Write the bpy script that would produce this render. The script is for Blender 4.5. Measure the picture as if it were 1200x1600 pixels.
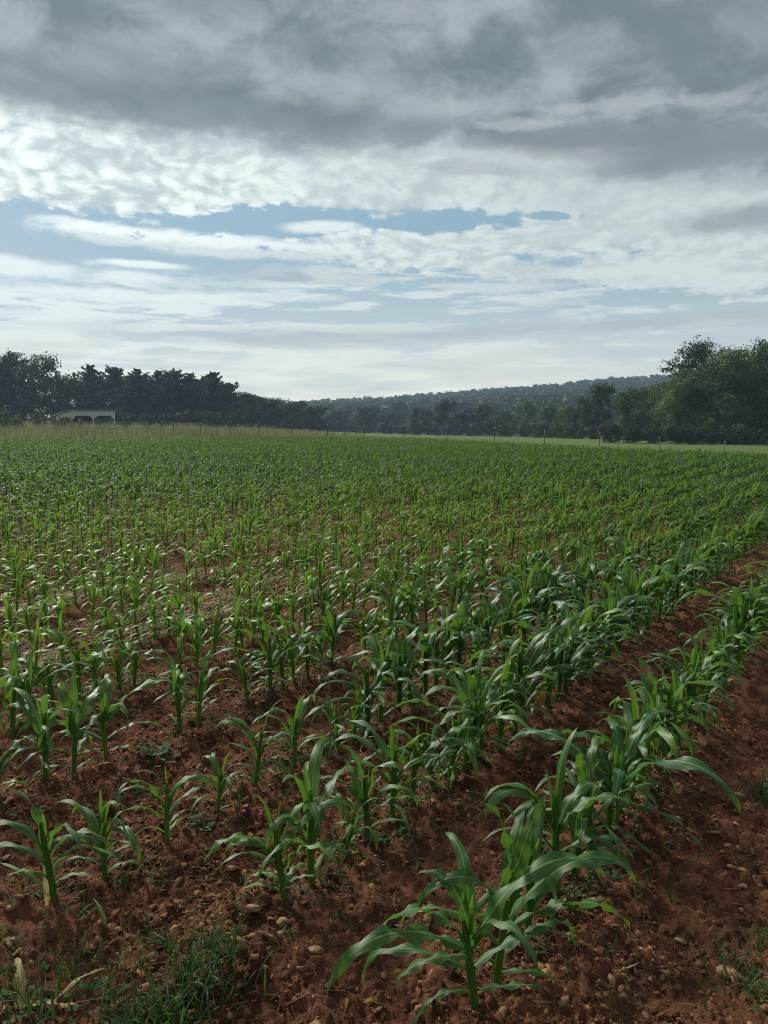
import bpy, bmesh, math, random
import numpy as np
from mathutils import Vector, Matrix

# ------------------------------------------------------------------ clear
for o in list(bpy.data.objects):
    bpy.data.objects.remove(o, do_unlink=True)
scene = bpy.context.scene
COL = scene.collection
rad = math.radians

# ------------------------------------------------------------------ camera
EYE = 1.70
PITCH = 6.9
cam_data = bpy.data.cameras.new("camera")
cam = bpy.data.objects.new("camera", cam_data)
COL.objects.link(cam)
cam_data.sensor_fit = 'VERTICAL'
cam_data.sensor_height = 36.0
cam_data.lens = 27.0
cam_data.clip_start = 0.05
cam_data.clip_end = 20000.0
cam.location = (0, 0, EYE)
cam.rotation_euler = (rad(90 - PITCH), 0, 0)
scene.camera = cam
scene.render.resolution_x, scene.render.resolution_y = 768, 1024

# ------------------------------------------------------------------ exposure / renderer
scene.view_settings.view_transform = 'Standard'
scene.view_settings.look = 'None'
scene.view_settings.gamma = 1.0
scene.view_settings.use_curve_mapping = False
scene.view_settings.exposure = 1.0
scene.render.engine = 'CYCLES'
scene.cycles.use_denoising = True
scene.cycles.denoising_input_passes = 'RGB_ALBEDO_NORMAL'
scene.cycles.denoising_prefilter = 'NONE'
scene.cycles.sample_clamp_indirect = 3.0
scene.cycles.sample_clamp_direct = 6.0
scene.cycles.filter_width = 1.0
scene.cycles.max_bounces = 8
scene.cycles.volume_bounces = 0
scene.cycles.use_adaptive_sampling = True

# ------------------------------------------------------------------ node helpers
class NT:
    """Small expression layer over a node tree."""
    def __init__(self, tree):
        self.t = tree
    def node(self, kind, **kw):
        n = self.t.nodes.new(kind)
        for k, v in kw.items():
            setattr(n, k, v)
        return n
    def link(self, a, b):
        if isinstance(a, X):
            a = a.s
        if isinstance(a, bpy.types.NodeSocket):
            self.t.links.new(a, b)
        else:
            b.default_value = a
    def math(self, op, a, b=None, c=None, clamp=False):
        n = self.node('ShaderNodeMath', operation=op, use_clamp=clamp)
        self.link(a, n.inputs[0])
        if b is not None:
            self.link(b, n.inputs[1])
        if c is not None:
            self.link(c, n.inputs[2])
        return X(self, n.outputs[0])
    def smooth(self, x, a, b, lo=0.0, hi=1.0):
        n = self.node('ShaderNodeMapRange', interpolation_type='SMOOTHSTEP')
        self.link(x, n.inputs[0])
        for i, v in zip((1, 2, 3, 4), (a, b, lo, hi)):
            self.link(v, n.inputs[i])
        return X(self, n.outputs[0])
    def lin(self, x, a, b, lo=0.0, hi=1.0):
        n = self.node('ShaderNodeMapRange', interpolation_type='LINEAR', clamp=True)
        self.link(x, n.inputs[0])
        for i, v in zip((1, 2, 3, 4), (a, b, lo, hi)):
            self.link(v, n.inputs[i])
        return X(self, n.outputs[0])
    def vec(self, x, y, z=0.0):
        n = self.node('ShaderNodeCombineXYZ')
        self.link(x, n.inputs[0]); self.link(y, n.inputs[1]); self.link(z, n.inputs[2])
        return X(self, n.outputs[0])
    def sep(self, v):
        n = self.node('ShaderNodeSeparateXYZ')
        self.link(v, n.inputs[0])
        return [X(self, o) for o in n.outputs]
    def noise(self, v, scale=1.0, detail=4.0, rough=0.5, dist=0.0, lac=2.0, color=False, dims='3D'):
        n = self.node('ShaderNodeTexNoise', noise_dimensions=dims)
        if v is not None:
            self.link(v, n.inputs['Vector'])
        n.inputs['Scale'].default_value = scale
        n.inputs['Detail'].default_value = detail
        n.inputs['Roughness'].default_value = rough
        n.inputs['Lacunarity'].default_value = lac
        n.inputs['Distortion'].default_value = dist
        return X(self, n.outputs[1 if color else 0])
    def voronoi(self, v, scale=1.0, feature='F1', rnd=1.0, smooth=0.5, out=0):
        n = self.node('ShaderNodeTexVoronoi', feature=feature)
        if v is not None:
            self.link(v, n.inputs['Vector'])
        n.inputs['Scale'].default_value = scale
        n.inputs['Randomness'].default_value = rnd
        if feature == 'SMOOTH_F1':
            n.inputs['Smoothness'].default_value = smooth
        return X(self, n.outputs[out])
    def mix(self, f, a, b, blend='MIX'):
        n = self.node('ShaderNodeMix', data_type='RGBA', blend_type=blend)
        self.link(f, n.inputs[0])
        for v, s in ((a, n.inputs[6]), (b, n.inputs[7])):
            if isinstance(v, (tuple, list)):
                s.default_value = (*v[:3], 1.0)
            else:
                self.link(v, s)
        return X(self, n.outputs[2])
    def attr(self, name):
        return self.node('ShaderNodeAttribute', attribute_name=name)

class X:
    def __init__(self, nt, s):
        self.nt, self.s = nt, s
    def __add__(self, o): return self.nt.math('ADD', self, o)
    __radd__ = __add__
    def __sub__(self, o): return self.nt.math('SUBTRACT', self, o)
    def __rsub__(self, o): return self.nt.math('SUBTRACT', o, self)
    def __mul__(self, o): return self.nt.math('MULTIPLY', self, o)
    __rmul__ = __mul__
    def __truediv__(self, o): return self.nt.math('DIVIDE', self, o)
    def __rtruediv__(self, o): return self.nt.math('DIVIDE', o, self)
    def __pow__(self, o): return self.nt.math('POWER', self, o)
    def clamp(self): return self.nt.math('MAXIMUM', self.nt.math('MINIMUM', self, 1.0), 0.0)
    def max(self, o): return self.nt.math('MAXIMUM', self, o)
    def min(self, o): return self.nt.math('MINIMUM', self, o)
    def abs(self): return self.nt.math('ABSOLUTE', self)

# ------------------------------------------------------------------ world: blue sky with layered clouds
SUN_AZ, SUN_EL = -38.0, 38.0        # degrees, azimuth measured from +Y towards +X
world = bpy.data.worlds.new("World")
scene.world = world
world.use_nodes = True
world.cycles.sampling_method = 'MANUAL'
world.cycles.sample_map_resolution = 256
wt = NT(world.node_tree)
world.node_tree.nodes.clear()
w_out = wt.node('ShaderNodeOutputWorld')
w_bg = wt.node('ShaderNodeBackground')
wt.link(w_bg.outputs[0], w_out.inputs[0])
w_bg.inputs['Strength'].default_value = 0.080
sky = wt.node('ShaderNodeTexSky', sky_type='NISHITA')
sky.sun_disc = False
sky.sun_elevation = rad(SUN_EL)
sky.sun_rotation = rad(SUN_AZ)
sky.air_density, sky.dust_density, sky.ozone_density = 1.0, 1.2, 1.2

def build_sky():
    T = wt
    gen = T.node('ShaderNodeTexCoord').outputs['Generated']
    dx, dy, dz = T.sep(gen)
    DEG = 180 / math.pi
    az = T.math('ARCTAN2', dx, dy) * DEG
    el = T.math('ARCSINE', dz) * DEG
    zz = dz.max(0.0) + 0.055
    px, py = dx / zz, dy / zz                       # cloud deck seen in perspective
    P = T.vec(px, py, 0.0)
    A = T.vec(az, el * 2.2, 0.0)                    # angular, stretched sideways
    S = T.vec(az * 0.11, el * 1.0, 3.7)             # strongly stretched, for streaks
    n_warp = (T.noise(A, 0.10, 6, 0.58) - 0.5) * 1.9
    n_warp2 = (T.noise(T.vec(az, el * 2.2, 11.0), 0.10, 5, 0.55) - 0.5) * 1.9
    n_fine = (T.noise(A, 0.55, 6, 0.65) - 0.5) * 2.0
    n_edge = (T.noise(T.vec(az * 0.75, el * 1.9, 21.0), 0.42, 7, 0.66) - 0.5) * 2.0
    azw = az + n_warp2 * 7.0 + n_fine * 1.2
    elw = el + n_warp * 2.2 + n_fine * 0.8

    def ell(a0, e0, wa, we, tilt=0.0, soft=1.0, warp=True, k=1.0):
        """1 inside an ellipse in azimuth / elevation degrees, with a ragged rim."""
        da = az + n_warp2 * (3.0 * k) - a0
        de = el + n_warp * (1.1 * k) - e0 - da * tilt
        d = T.math('SQRT', (da / wa) * (da / wa) + (de / we) * (de / we)) + n_edge * (1.3 * k + 0.22)
        return T.smooth(d, 1.0 + soft * 0.5, 1.0 - soft * 0.5)

    # clear sky behind everything, paler towards the horizon
    blue = T.mix(0.85, sky.outputs[0], (1.35, 2.38, 2.98))
    hz = T.smooth(el, 13.0, 4.0)
    col = T.mix(hz * 0.85, blue, (3.7, 4.25, 4.35))

    # --- brightness of the lit white clouds: strongest to the left, where the sun is hidden
    lit = T.smooth(T.math('SQRT', ((az + 24) / 34.0) ** 2.0 + ((el - 17.5) / 17.0) ** 2.0), 1.2, 0.0)
    white = T.mix(lit, (4.35, 4.9, 4.8), (6.4, 7.0, 6.75))
    grey = T.mix(lit, (2.45, 3.0, 3.18), (3.5, 4.15, 4.2))

    # --- low streaky layers (below about 11.5 degrees)
    s1 = T.noise(S, 1.0, 6, 0.55, 0.3)
    s2 = T.noise(T.vec(az * 0.07, el * 0.75, 9.1), 1.0, 5, 0.5)
    s3 = T.noise(T.vec(az * 0.25, el * 1.6, 5.0), 1.0, 5, 0.6)
    low_top = T.lin(az, -16.0, 4.0, 9.9, 12.0)
    low_zone = T.smooth(elw, low_top + 0.4, low_top - 1.6)
    left_more = T.lin(az, -26, 26, 0.10, -0.03)
    cov = T.smooth(s1 + left_more + (s3 - 0.5) * 0.6 + n_edge * 0.06, 0.465, 0.60) * low_zone * T.smooth(el, 0.5, 5.0)
    lowcol = T.mix(T.smooth(s2, 0.45, 0.66), white, T.mix(0.5, white, grey))
    col = T.mix(cov * 0.92, col, lowcol)
    # pale cream veil near the horizon
    veil = T.smooth(el, 7.5, 2.0)
    veilcol = T.mix(T.lin(az, -26, 26), (8.2, 7.7, 6.1), (6.7, 6.6, 5.5))
    col = T.mix(veil * (0.50 + (s1 - 0.5) * 1.6 + (s3 - 0.5) * 0.5).clamp(), col, veilcol)
    # thin dark-bellied streaks
    for a0, e0, wa, we, t, k in ((-7.0, 5.9, 9.0, 0.55, 0.01, 0.55), (9.0, 6.3, 10.0, 0.35, 0.03, 0.55), (21.0, 6.6, 9.0, 0.4, 0.02, 0.45),
                                 (-6.5, 10.2, 5.5, 0.45, 0.0, 0.5), (-24.0, 10.4, 3.5, 0.35, 0.0, 0.35)):
        m = ell(a0, e0, wa, we, t, 1.6, True, 0.25)
        col = T.mix(m * k, col, (2.75, 3.15, 3.2))

    # --- mid-level deck of small puffs (altocumulus), seen in perspective
    wv = T.noise(P, 1.4, 3, 0.5, color=True)
    n = T.node('ShaderNodeVectorMath', operation='MULTIPLY_ADD')
    T.link(wv, n.inputs[0]); n.inputs[1].default_value = (0.30, 0.30, 0.30); T.link(T.vec(az * 0.056, el * 0.098, 2.0), n.inputs[2])
    PW = X(T, n.outputs[0])
    puff = T.voronoi(PW, 15.0, 'SMOOTH_F1', 1.0, 0.45)
    puff_n = T.noise(PW, 13.0, 6, 0.64)
    big_n = T.noise(P, 1.8, 5, 0.58)
    body = (0.50 - puff) * 0.75 + (puff_n - 0.5) * 1.9 + (big_n - 0.5) * 1.3
    # where the deck lies: everywhere above the low layers except a broken band of blue
    gap = ell(-20.0, 11.9, 14.0, 1.6, 0.0, 1.3, True, 0.8).max(ell(-8.0, 13.6, 9.0, 0.85, 0.02, 1.5, True, 0.9)).max(ell(3.6, 13.75, 5.6, 0.60, 0.0, 1.4, True, 0.8))
    gap = gap.max(ell(13.0, 11.2, 6.0, 0.45, 0.02, 1.5, True, 0.9) * 0.38).max(ell(11.0, 14.0, 2.2, 0.35, 0.0, 0.9, True, 0.8) * 0.8)
    deck = T.smooth(elw + azw * 0.10, 9.9, 11.4) * (1.0 - gap)
    cover = T.smooth(body + n_fine * 0.25 + deck * 1.75 - 0.95, -0.30, 0.46)
    gaps = T.smooth(body, -0.30, 0.22)
    shade = T.smooth(body + n_fine * 0.25, -0.40, 0.38)
    deckcol = T.mix(shade, T.mix(T.lin(az, -12.0, 14.0, 0.02, 0.50), grey, white), white)
    col = T.mix(cover, col, deckcol)

    # --- the long white lens and its small neighbour inside the blue band
    lens = ell(-13.0, 12.05, 9.6, 0.72, -0.035, 0.6, True, 0.42)
    lens_sh = T.smooth(el + (az + 13.0) * 0.035 + n_fine * 0.8, 11.7, 12.35)
    col = T.mix(lens * T.smooth(n_fine, -0.35, -0.1), col, T.mix(lens_sh, T.mix(0.55, white, grey), white))
    for a0, e0, wa, we, k in ((-17.3, 10.45, 2.8, 0.25, 0.95), (-25.5, 9.9, 4.0, 0.6, 0.85), (-4.4, 13.4, 2.6, 0.35, 0.9), (-22.0, 12.9, 1.6, 0.25, 0.6), (-17.5, 9.6, 2.4, 0.3, 0.7),
                              (16.5, 10.1, 6.0, 0.40, 0.8), (22.0, 9.2, 6.0, 0.35, 0.6), (8.5, 9.3, 4.5, 0.35, 0.7), (-9.0, 8.6, 6.0, 0.3, 0.6), (-21.0, 8.4, 6.0, 0.35, 0.7), (-23.0, 7.0, 5.0, 0.3, 0.7)):
        col = T.mix(ell(a0, e0, wa, we, 0.0, 1.0, True, 0.5) * k, col, white)

    # --- thick grey deck overhead
    b1 = T.noise(P, 1.15, 6, 0.56, 0.5)
    b2 = T.noise(T.vec(px + 4.0, py * 1.0, 6.0), 3.2, 6, 0.58, 0.4)
    base_edge = T.lin(az, -26, 4, 19.4, 18.4) - T.smooth(az, 4.0, 26.0) * 3.6
    thick = T.smooth(elw + (b1 - 0.5) * 5.0 + n_edge * 0.7, base_edge - 1.0, base_edge + 1.5)
    soft_under = T.smooth(elw, base_edge - 5.5, base_edge + 0.5) * T.smooth(az, -26, -2)
    b3 = T.noise(T.vec(az, el * 1.5, 31.0), 0.16, 6, 0.6, 0.6) - 0.5
    bodyv = (b1 - 0.5) * 1.1 + (b2 - 0.5) * 1.2 + b3 * 1.5 + n_fine * 0.08
    darkc = T.mix(T.smooth(bodyv, -0.30, 0.36), (0.97, 1.30, 1.47), (2.42, 2.88, 3.00))
    col = T.mix(soft_under * 0.55, col, T.mix(T.smooth(bodyv, -0.3, 0.35), grey, T.mix(0.5, white, grey)))
    col = T.mix(thick * 0.97, col, darkc)
    # darker bellies and paler windows inside the deck
    for a0, e0, wa, we, t, k, c, soft, wk in (
            (-15.0, 20.3, 15.0, 1.5, -0.035, 0.75, (1.12, 1.45, 1.70), 1.3, 0.5),
            (-3.0, 19.6, 6.0, 1.2, 0.06, 0.55, (1.25, 1.56, 1.78), 1.3, 0.5),
            (1.8, 19.4, 2.6, 0.75, 0.03, 0.7, (1.45, 1.74, 1.92), 0.8, 0.4),
            (18.5, 17.9, 11.5, 1.0, -0.07, 0.85, (1.40, 1.66, 1.82), 0.7, 0.5),
            (22.0, 16.7, 7.5, 0.8, 0.02, 0.75, (1.45, 1.70, 1.85), 0.9, 0.5),
            (11.5, 19.0, 3.6, 0.55, -0.02, 0.7, (1.38, 1.64, 1.80), 0.6, 0.4),
            (15.3, 19.3, 1.6, 0.6, 0.0, 0.65, (1.45, 1.72, 1.88), 0.8, 0.4),
            (24.8, 12.7, 4.5, 0.8, 0.03, 0.7, (1.75, 2.0, 2.1), 1.2, 0.5),
            (6.5, 17.0, 4.0, 0.4, -0.1, 0.55, (1.9, 2.2, 2.35), 1.0, 0.5),
            (-5.1, 24.2, 1.3, 1.3, 0.0, 0.65, (1.15, 1.48, 1.58), 1.0, 0.45),
            (-12.0, 26.3, 5.0, 0.7, 0.0, 0.5, (1.2, 1.5, 1.55), 1.4, 0.5),
            (23.0, 23.5, 8.0, 2.4, 0.0, 0.55, (1.2, 1.52, 1.70), 1.5, 0.7),
            (16.0, 20.2, 3.0, 0.55, 0.02, 0.42, (3.7, 4.0, 4.0), 1.5, 1.5),
            (21.5, 19.9, 2.4, 0.50, 0.0, 0.45, (3.7, 4.0, 4.0), 1.5, 1.5),
            (9.5, 19.8, 3.2, 0.30, -0.02, 0.45, (3.7, 4.0, 4.0), 1.4, 1.3),
            (5.0, 20.7, 3.5, 0.6, 0.03, 0.45, (3.2, 3.5, 3.55), 1.4, 0.8),
            (10.0, 17.3, 6.0, 0.8, 0.0, 0.45, (3.5, 3.8, 3.85), 1.3, 0.7),
            (1.0, 26.2, 2.2, 0.8, 0.0, 0.5, (3.1, 3.4, 3.5), 1.5, 0.8),
            (-18.0, 22.6, 7.0, 1.0, 0.0, 0.35, (2.6, 2.9, 3.05), 1.5, 0.8),
            (-1.0, 22.0, 4.0, 1.0, 0.1, 0.4, (2.8, 3.1, 3.2), 1.5, 0.8)):
        col = T.mix(ell(a0, e0, wa, we, t, soft, True, wk) * k, col, c)

    # --- overhead and behind the viewer: unseen plain overcast, kept dim to deepen contrast
    back = T.smooth(dy, 0.55, 0.15).max(T.smooth(el, 31.0, 45.0))
    over = T.mix(T.smooth(b1, 0.3, 0.7), (1.5, 1.6, 1.6), (2.7, 2.8, 2.75))
    col = T.mix(back, col, over)
    below = T.smooth(el, 0.3, -1.0)
    col = T.mix(below, col, (1.0, 1.1, 1.0))
    T.link(col, w_bg.inputs['Color'])
build_sky()

# ------------------------------------------------------------------ the sun, veiled by cloud
sun_data = bpy.data.lights.new("sun", 'SUN')
sun_data.energy = 2.1
sun_data.angle = rad(10)
sun_data.color = (1.0, 0.95, 0.86)
sun = bpy.data.objects.new("sun", sun_data)
COL.objects.link(sun)
sd = Vector((math.sin(rad(SUN_AZ)) * math.cos(rad(SUN_EL)), math.cos(rad(SUN_AZ)) * math.cos(rad(SUN_EL)), math.sin(rad(SUN_EL))))
sun.rotation_euler = sd.to_track_quat('Z', 'Y').to_euler()
# ------------------------------------------------------------------ small tools
RNG = np.random.default_rng(7)
FPX = 1200.0                       # focal length in pixels of a 1200 x 1600 picture
cP, sP = math.cos(rad(PITCH)), math.sin(rad(PITCH))
ROW_DIR = np.array([math.sin(rad(35.0)), math.cos(rad(35.0))])     # direction of the corn rows
ROW_NRM = np.array([math.cos(rad(35.0)), -math.sin(rad(35.0))])    # to the right of the rows

def new_mesh(name, verts, faces_quads=None, faces_tris=None, smooth=True):
    """Mesh from numpy arrays (quads and / or triangles)."""
    me = bpy.data.meshes.new(name)
    v = np.asarray(verts, dtype=np.float32)
    me.vertices.add(len(v))
    me.vertices.foreach_set('co', v.ravel())
    idx, starts, tot = [], [], 0
    counts = []
    for f in (faces_quads, faces_tris):
        if f is None or len(f) == 0:
            continue
        f = np.asarray(f, dtype=np.int32)
        idx.append(f.ravel())
        counts.append(np.full(len(f), f.shape[1], dtype=np.int32))
    idx = np.concatenate(idx); counts = np.concatenate(counts)
    starts = np.concatenate([[0], np.cumsum(counts)[:-1]]).astype(np.int32)
    me.loops.add(len(idx)); me.loops.foreach_set('vertex_index', idx)
    me.polygons.add(len(counts)); me.polygons.foreach_set('loop_start', starts)
    me.update(calc_edges=True)
    if smooth:
        me.polygons.foreach_set('use_smooth', np.ones(len(counts), dtype=bool))
    me.validate()
    return me

def set_attr(me, name, data, kind='FLOAT'):
    a = me.attributes.new(name, kind, 'POINT')
    d = np.asarray(data, dtype=np.float32).ravel()
    a.data.foreach_set('value' if kind == 'FLOAT' else 'vector', d)

def add_obj(name, me, mat=None, parent=None, loc=(0, 0, 0), rot=(0, 0, 0), scale=(1, 1, 1)):
    o = bpy.data.objects.new(name, me)
    COL.objects.link(o)
    o.location, o.rotation_euler, o.scale = loc, rot, scale
    if mat is not None and me is not None and not me.materials:
        me.materials.append(mat)
    if parent is not None:
        o.parent = parent
    return o

def thing(name, label, cat, loc=(0, 0, 0), rotz=0.0, group=None, scale=(1, 1, 1)):
    o = bpy.data.objects.new(name, None)
    COL.objects.link(o)
    o.empty_display_size = 0.1
    o.location, o.rotation_euler, o.scale = loc, (0, 0, rotz), scale
    tag(o, label, cat, group)
    return o

def tag(o, label=None, cat=None, group=None, kind=None):
    for k, v in (('label', label), ('category', cat), ('group', group), ('kind', kind)):
        if v:
            o[k] = v
    return o

def material(name):
    m = bpy.data.materials.new(name)
    m.use_nodes = True
    m.node_tree.nodes.clear()
    T = NT(m.node_tree)
    out = T.node('ShaderNodeOutputMaterial')
    return m, T, out

# numpy gradient-free value noise (smooth) and cellular noise -------------------------
def _hash(ix, iy, seed):
    h = (ix.astype(np.int64) * 374761393 + iy.astype(np.int64) * 668265263 + seed * 974711) & 0xffffffff
    h = ((h ^ (h >> 13)) * 1274126177) & 0xffffffff
    h = h ^ (h >> 16)
    return (h & 0xffffff) / float(0xffffff)

def vnoise(x, y, seed=0):
    ix, iy = np.floor(x), np.floor(y)
    fx, fy = x - ix, y - iy
    ux, uy = fx * fx * (3 - 2 * fx), fy * fy * (3 - 2 * fy)
    a, b = _hash(ix, iy, seed), _hash(ix + 1, iy, seed)
    c, d = _hash(ix, iy + 1, seed), _hash(ix + 1, iy + 1, seed)
    return (a * (1 - ux) + b * ux) * (1 - uy) + (c * (1 - ux) + d * ux) * uy

def fbm(x, y, oct=4, seed=0, gain=0.5):
    s, a, t = 0.0, 1.0, 0.0
    for i in range(oct):
        s = s + a * vnoise(x * 2 ** i + 17.3 * i, y * 2 ** i - 9.1 * i, seed + i)
        t += a
        a *= gain
    return s / t

def cell(x, y, seed=0):
    """distance to the nearest random point (F1) and a random value of its cell"""
    ix, iy = np.floor(x), np.floor(y)
    best = np.full(x.shape, 9.0); val = np.zeros(x.shape)
    for ox in (-1, 0, 1):
        for oy in (-1, 0, 1):
            cx, cy = ix + ox, iy + oy
            qx, qy = cx + _hash(cx, cy, seed), cy + _hash(cx, cy, seed + 5)
            d = np.hypot(x - qx, y - qy)
            m = d < best
            best = np.where(m, d, best)
            val = np.where(m, _hash(cx, cy, seed + 11), val)
    return best, val

# ------------------------------------------------------------------ lie of the land
_CTRL = np.array([
    # x, y, z
    (0, 0, 0), (8, 4, 0), (-8, 6, 0), (0, 12, 0), (12, 18, 0), (-12, 20, 0), (0, 30, 0), (-20, 38, -0.05), (15, 34, -0.22),
    (-28, 57, -0.2), (-14, 58, -0.05), (-3, 59, 0.0), (7, 52, -0.16), (14, 47.5, -0.52), (19.5, 44, -0.92), (30, 38, -1.2), (24, 62, -1.05),
    (-20, 72, 0.15), (-42, 88, 0.35), (-45, 110, 0.55), (-80, 95, 0.6), (-15, 110, 0.0), (0, 85, -0.10), (0, 110, -0.60), (25, 80, -1.25), (36, 80, -1.3),
    (50, 100, -1.5), (80, 100, -1.3), (40, 150, -2.1), (30, 200, -2.7), (0, 200, -2.3), (-60, 170, 1.0), (-110, 170, 1.6), (-40, 200, -0.6), (-25, 240, -2.5), (0, 280, -3.8), (40, 280, -4.0),
    (100, 200, -1.5), (-200, 200, 2.0), (-100, 400, 0.0), (0, 400, -5), (100, 400, 2), (200, 300, 4),
    (-60, 600, 1.0), (0, 600, 4.5), (60, 600, 8.0), (110, 600, 12.0), (160, 600, 15.0), (220, 620, 19.0), (320, 640, 21.0), (-160, 620, 2.0),
    (0, 800, 13), (150, 800, 24), (250, 800, 33), (330, 800, 38), (-200, 900, 2),
    (0, -60, 0), (-90, 0, 0.2), (90, 0, -0.6), (60, -60, 0), (-60, -60, 0), (0, -400, 0), (-400, 0, 0), (400, 0, 0), (-700, 700, 0), (700, 700, 25), (0, 1400, 5),
], dtype=float)

def _kern(d2):
    return np.sqrt(d2 + 9.0 ** 2)

def _fit():
    p = _CTRL[:, :2]
    d2 = ((p[:, None, :] - p[None, :, :]) ** 2).sum(-1)
    n = len(p)
    A = np.zeros((n + 1, n + 1))
    A[:n, :n] = _kern(d2); A[:n, n] = 1; A[n, :n] = 1
    rhs = np.concatenate([_CTRL[:, 2], [0]])
    return np.linalg.solve(A, rhs)
_W = _fit()

def land(x, y):
    """Broad height of the ground, without furrows and clods."""
    x = np.asarray(x, float); y = np.asarray(y, float)
    r = np.hypot(x, y)
    k = np.minimum(1.0, 1300.0 / np.maximum(r, 1e-6))
    xx, yy = x * k, y * k
    z = np.full(x.shape, _W[-1])
    for (cx, cy, _), w in zip(_CTRL, _W[:-1]):
        z = z + w * _kern((xx - cx) ** 2 + (yy - cy) ** 2)
    near = np.clip((r - 8.0) / 14.0, 0, 1)
    return z * near * near * (3 - 2 * near)

ROW_OFF = [-0.55 * EYE - 0.745 * i for i in range(140)]            # offset of each corn row along ROW_NRM

def in_field(x, y):
    """soft mask of the tilled field, 1 inside"""
    v = x * ROW_NRM[0] + y * ROW_NRM[1]
    r = x * ROW_DIR[0] + y * ROW_DIR[1]
    right = np.clip((1.35 - v + 0.5 * (vnoise(x * 0.9, y * 0.9, 3) - 0.5)) / 0.5, 0, 1)
    far = np.clip((46.2 - r) / 0.6, 0, 1)
    # the left part of the field ends earlier, at the unmown grass
    lim = 57.0 + (x + 28) * 0.06
    far2 = np.where(x < -2.0, np.clip((lim - y) / 0.8, 0, 1), 1.0)
    return right * np.minimum(far, far2)

def relief(x, y):
    """furrows, clods and crumbs of the worked soil"""
    v = x * ROW_NRM[0] + y * ROW_NRM[1]
    r = np.hypot(x, y)
    f = in_field(x, y)
    ph = (v - ROW_OFF[0]) / 0.745
    ridge = 0.020 * np.cos(2 * np.pi * ph) * np.clip((0.9 - v) / 0.6, 0, 1)
    h = ridge + 0.06 * (fbm(x * 1.3, y * 1.3, 3, 21) - 0.5)
    det = np.clip((16 - r) / 8.0, 0, 1)
    if np.any(det > 0):
        wx, wy = x + 0.05 * fbm(x * 9, y * 9, 2, 5), y + 0.05 * fbm(x * 9, y * 9, 2, 6)
        h = h + det * 0.085 * (fbm(x * 6.5, y * 5.5, 4, 31, 0.6) - 0.5)
        for sc, amp, sd, thr in ((7.0, 0.035, 40, 0.65), (15.0, 0.030, 41, 0.5), (30.0, 0.022, 42, 0.35), (62.0, 0.016, 43, 0.15)):
            d, val = cell(wx * sc, wy * sc, sd)
            bump = np.clip(1 - d / (0.35 + 0.35 * val), 0, 1)
            bump = np.sqrt(bump) * np.clip((val - thr) / (1 - thr), 0, 1)
            h = h + det * amp * bump
    return h * (0.25 + 0.75 * f)

def ground_z(x, y):
    x = np.atleast_1d(np.asarray(x, float)); y = np.atleast_1d(np.asarray(y, float))
    return land(x, y) + relief(x, y)

def gz(x, y):
    return float(ground_z(x, y)[0])

def pixel_ground(px, py, dz=0.0):
    """point of the near ground met by the sight line through (px, py) of the 1200 x 1600 frame"""
    u, v = (px - 600.0) / FPX, (py - 800.0) / FPX
    fwd, dwn = cP - v * sP, sP + v * cP
    t = (EYE - dz) / dwn
    for _ in range(4):
        x, y = u * t, fwd * t
        t = (EYE - dz - float(land(np.array([x]), np.array([y]))[0])) / dwn
    return u * t, fwd * t

# ------------------------------------------------------------------ ground sheet
def build_ground():
    radii = [0.7]
    while radii[-1] < 9000:
        r = radii[-1]
        step = 0.0042 if r < 7 else (0.009 if r < 22 else (0.02 if r < 120 else 0.05))
        radii.append(r * (1 + step))
    radii = np.array(radii)
    ang = [np.arange(-44, 44, 0.17), np.arange(44, 316, 2.0)]
    ang = np.radians(np.concatenate(ang))
    na, nr = len(ang), len(radii)
    R, Aa = np.meshgrid(radii, ang, indexing='ij')
    x, y = R * np.sin(Aa), R * np.cos(Aa)
    z = np.empty_like(x)
    for i in range(0, nr, 64):
        z[i:i + 64] = ground_z(x[i:i + 64].ravel(), y[i:i + 64].ravel()).reshape(x[i:i + 64].shape)
    verts = np.stack([x, y, z], -1).reshape(-1, 3)
    i, j = np.meshgrid(np.arange(nr - 1), np.arange(na), indexing='ij')
    jn = (j + 1) % na
    q = np.stack([i * na + j, i * na + jn, (i + 1) * na + jn, (i + 1) * na + j], -1).reshape(-1, 4)
    verts = np.vstack([verts, [[0, 0, 0]]])
    c = len(verts) - 1
    jj = np.arange(na)
    t = np.stack([np.full(na, c), (jj + 1) % na, jj], -1)
    q = q[:, ::-1]
    me = new_mesh("ground", verts, q, t)
    set_attr(me, "field", np.concatenate([in_field(x, y).ravel(), [1.0]]))
    o = add_obj("ground", me, soil_and_turf())
    tag(o, kind='structure')
    return o

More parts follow.
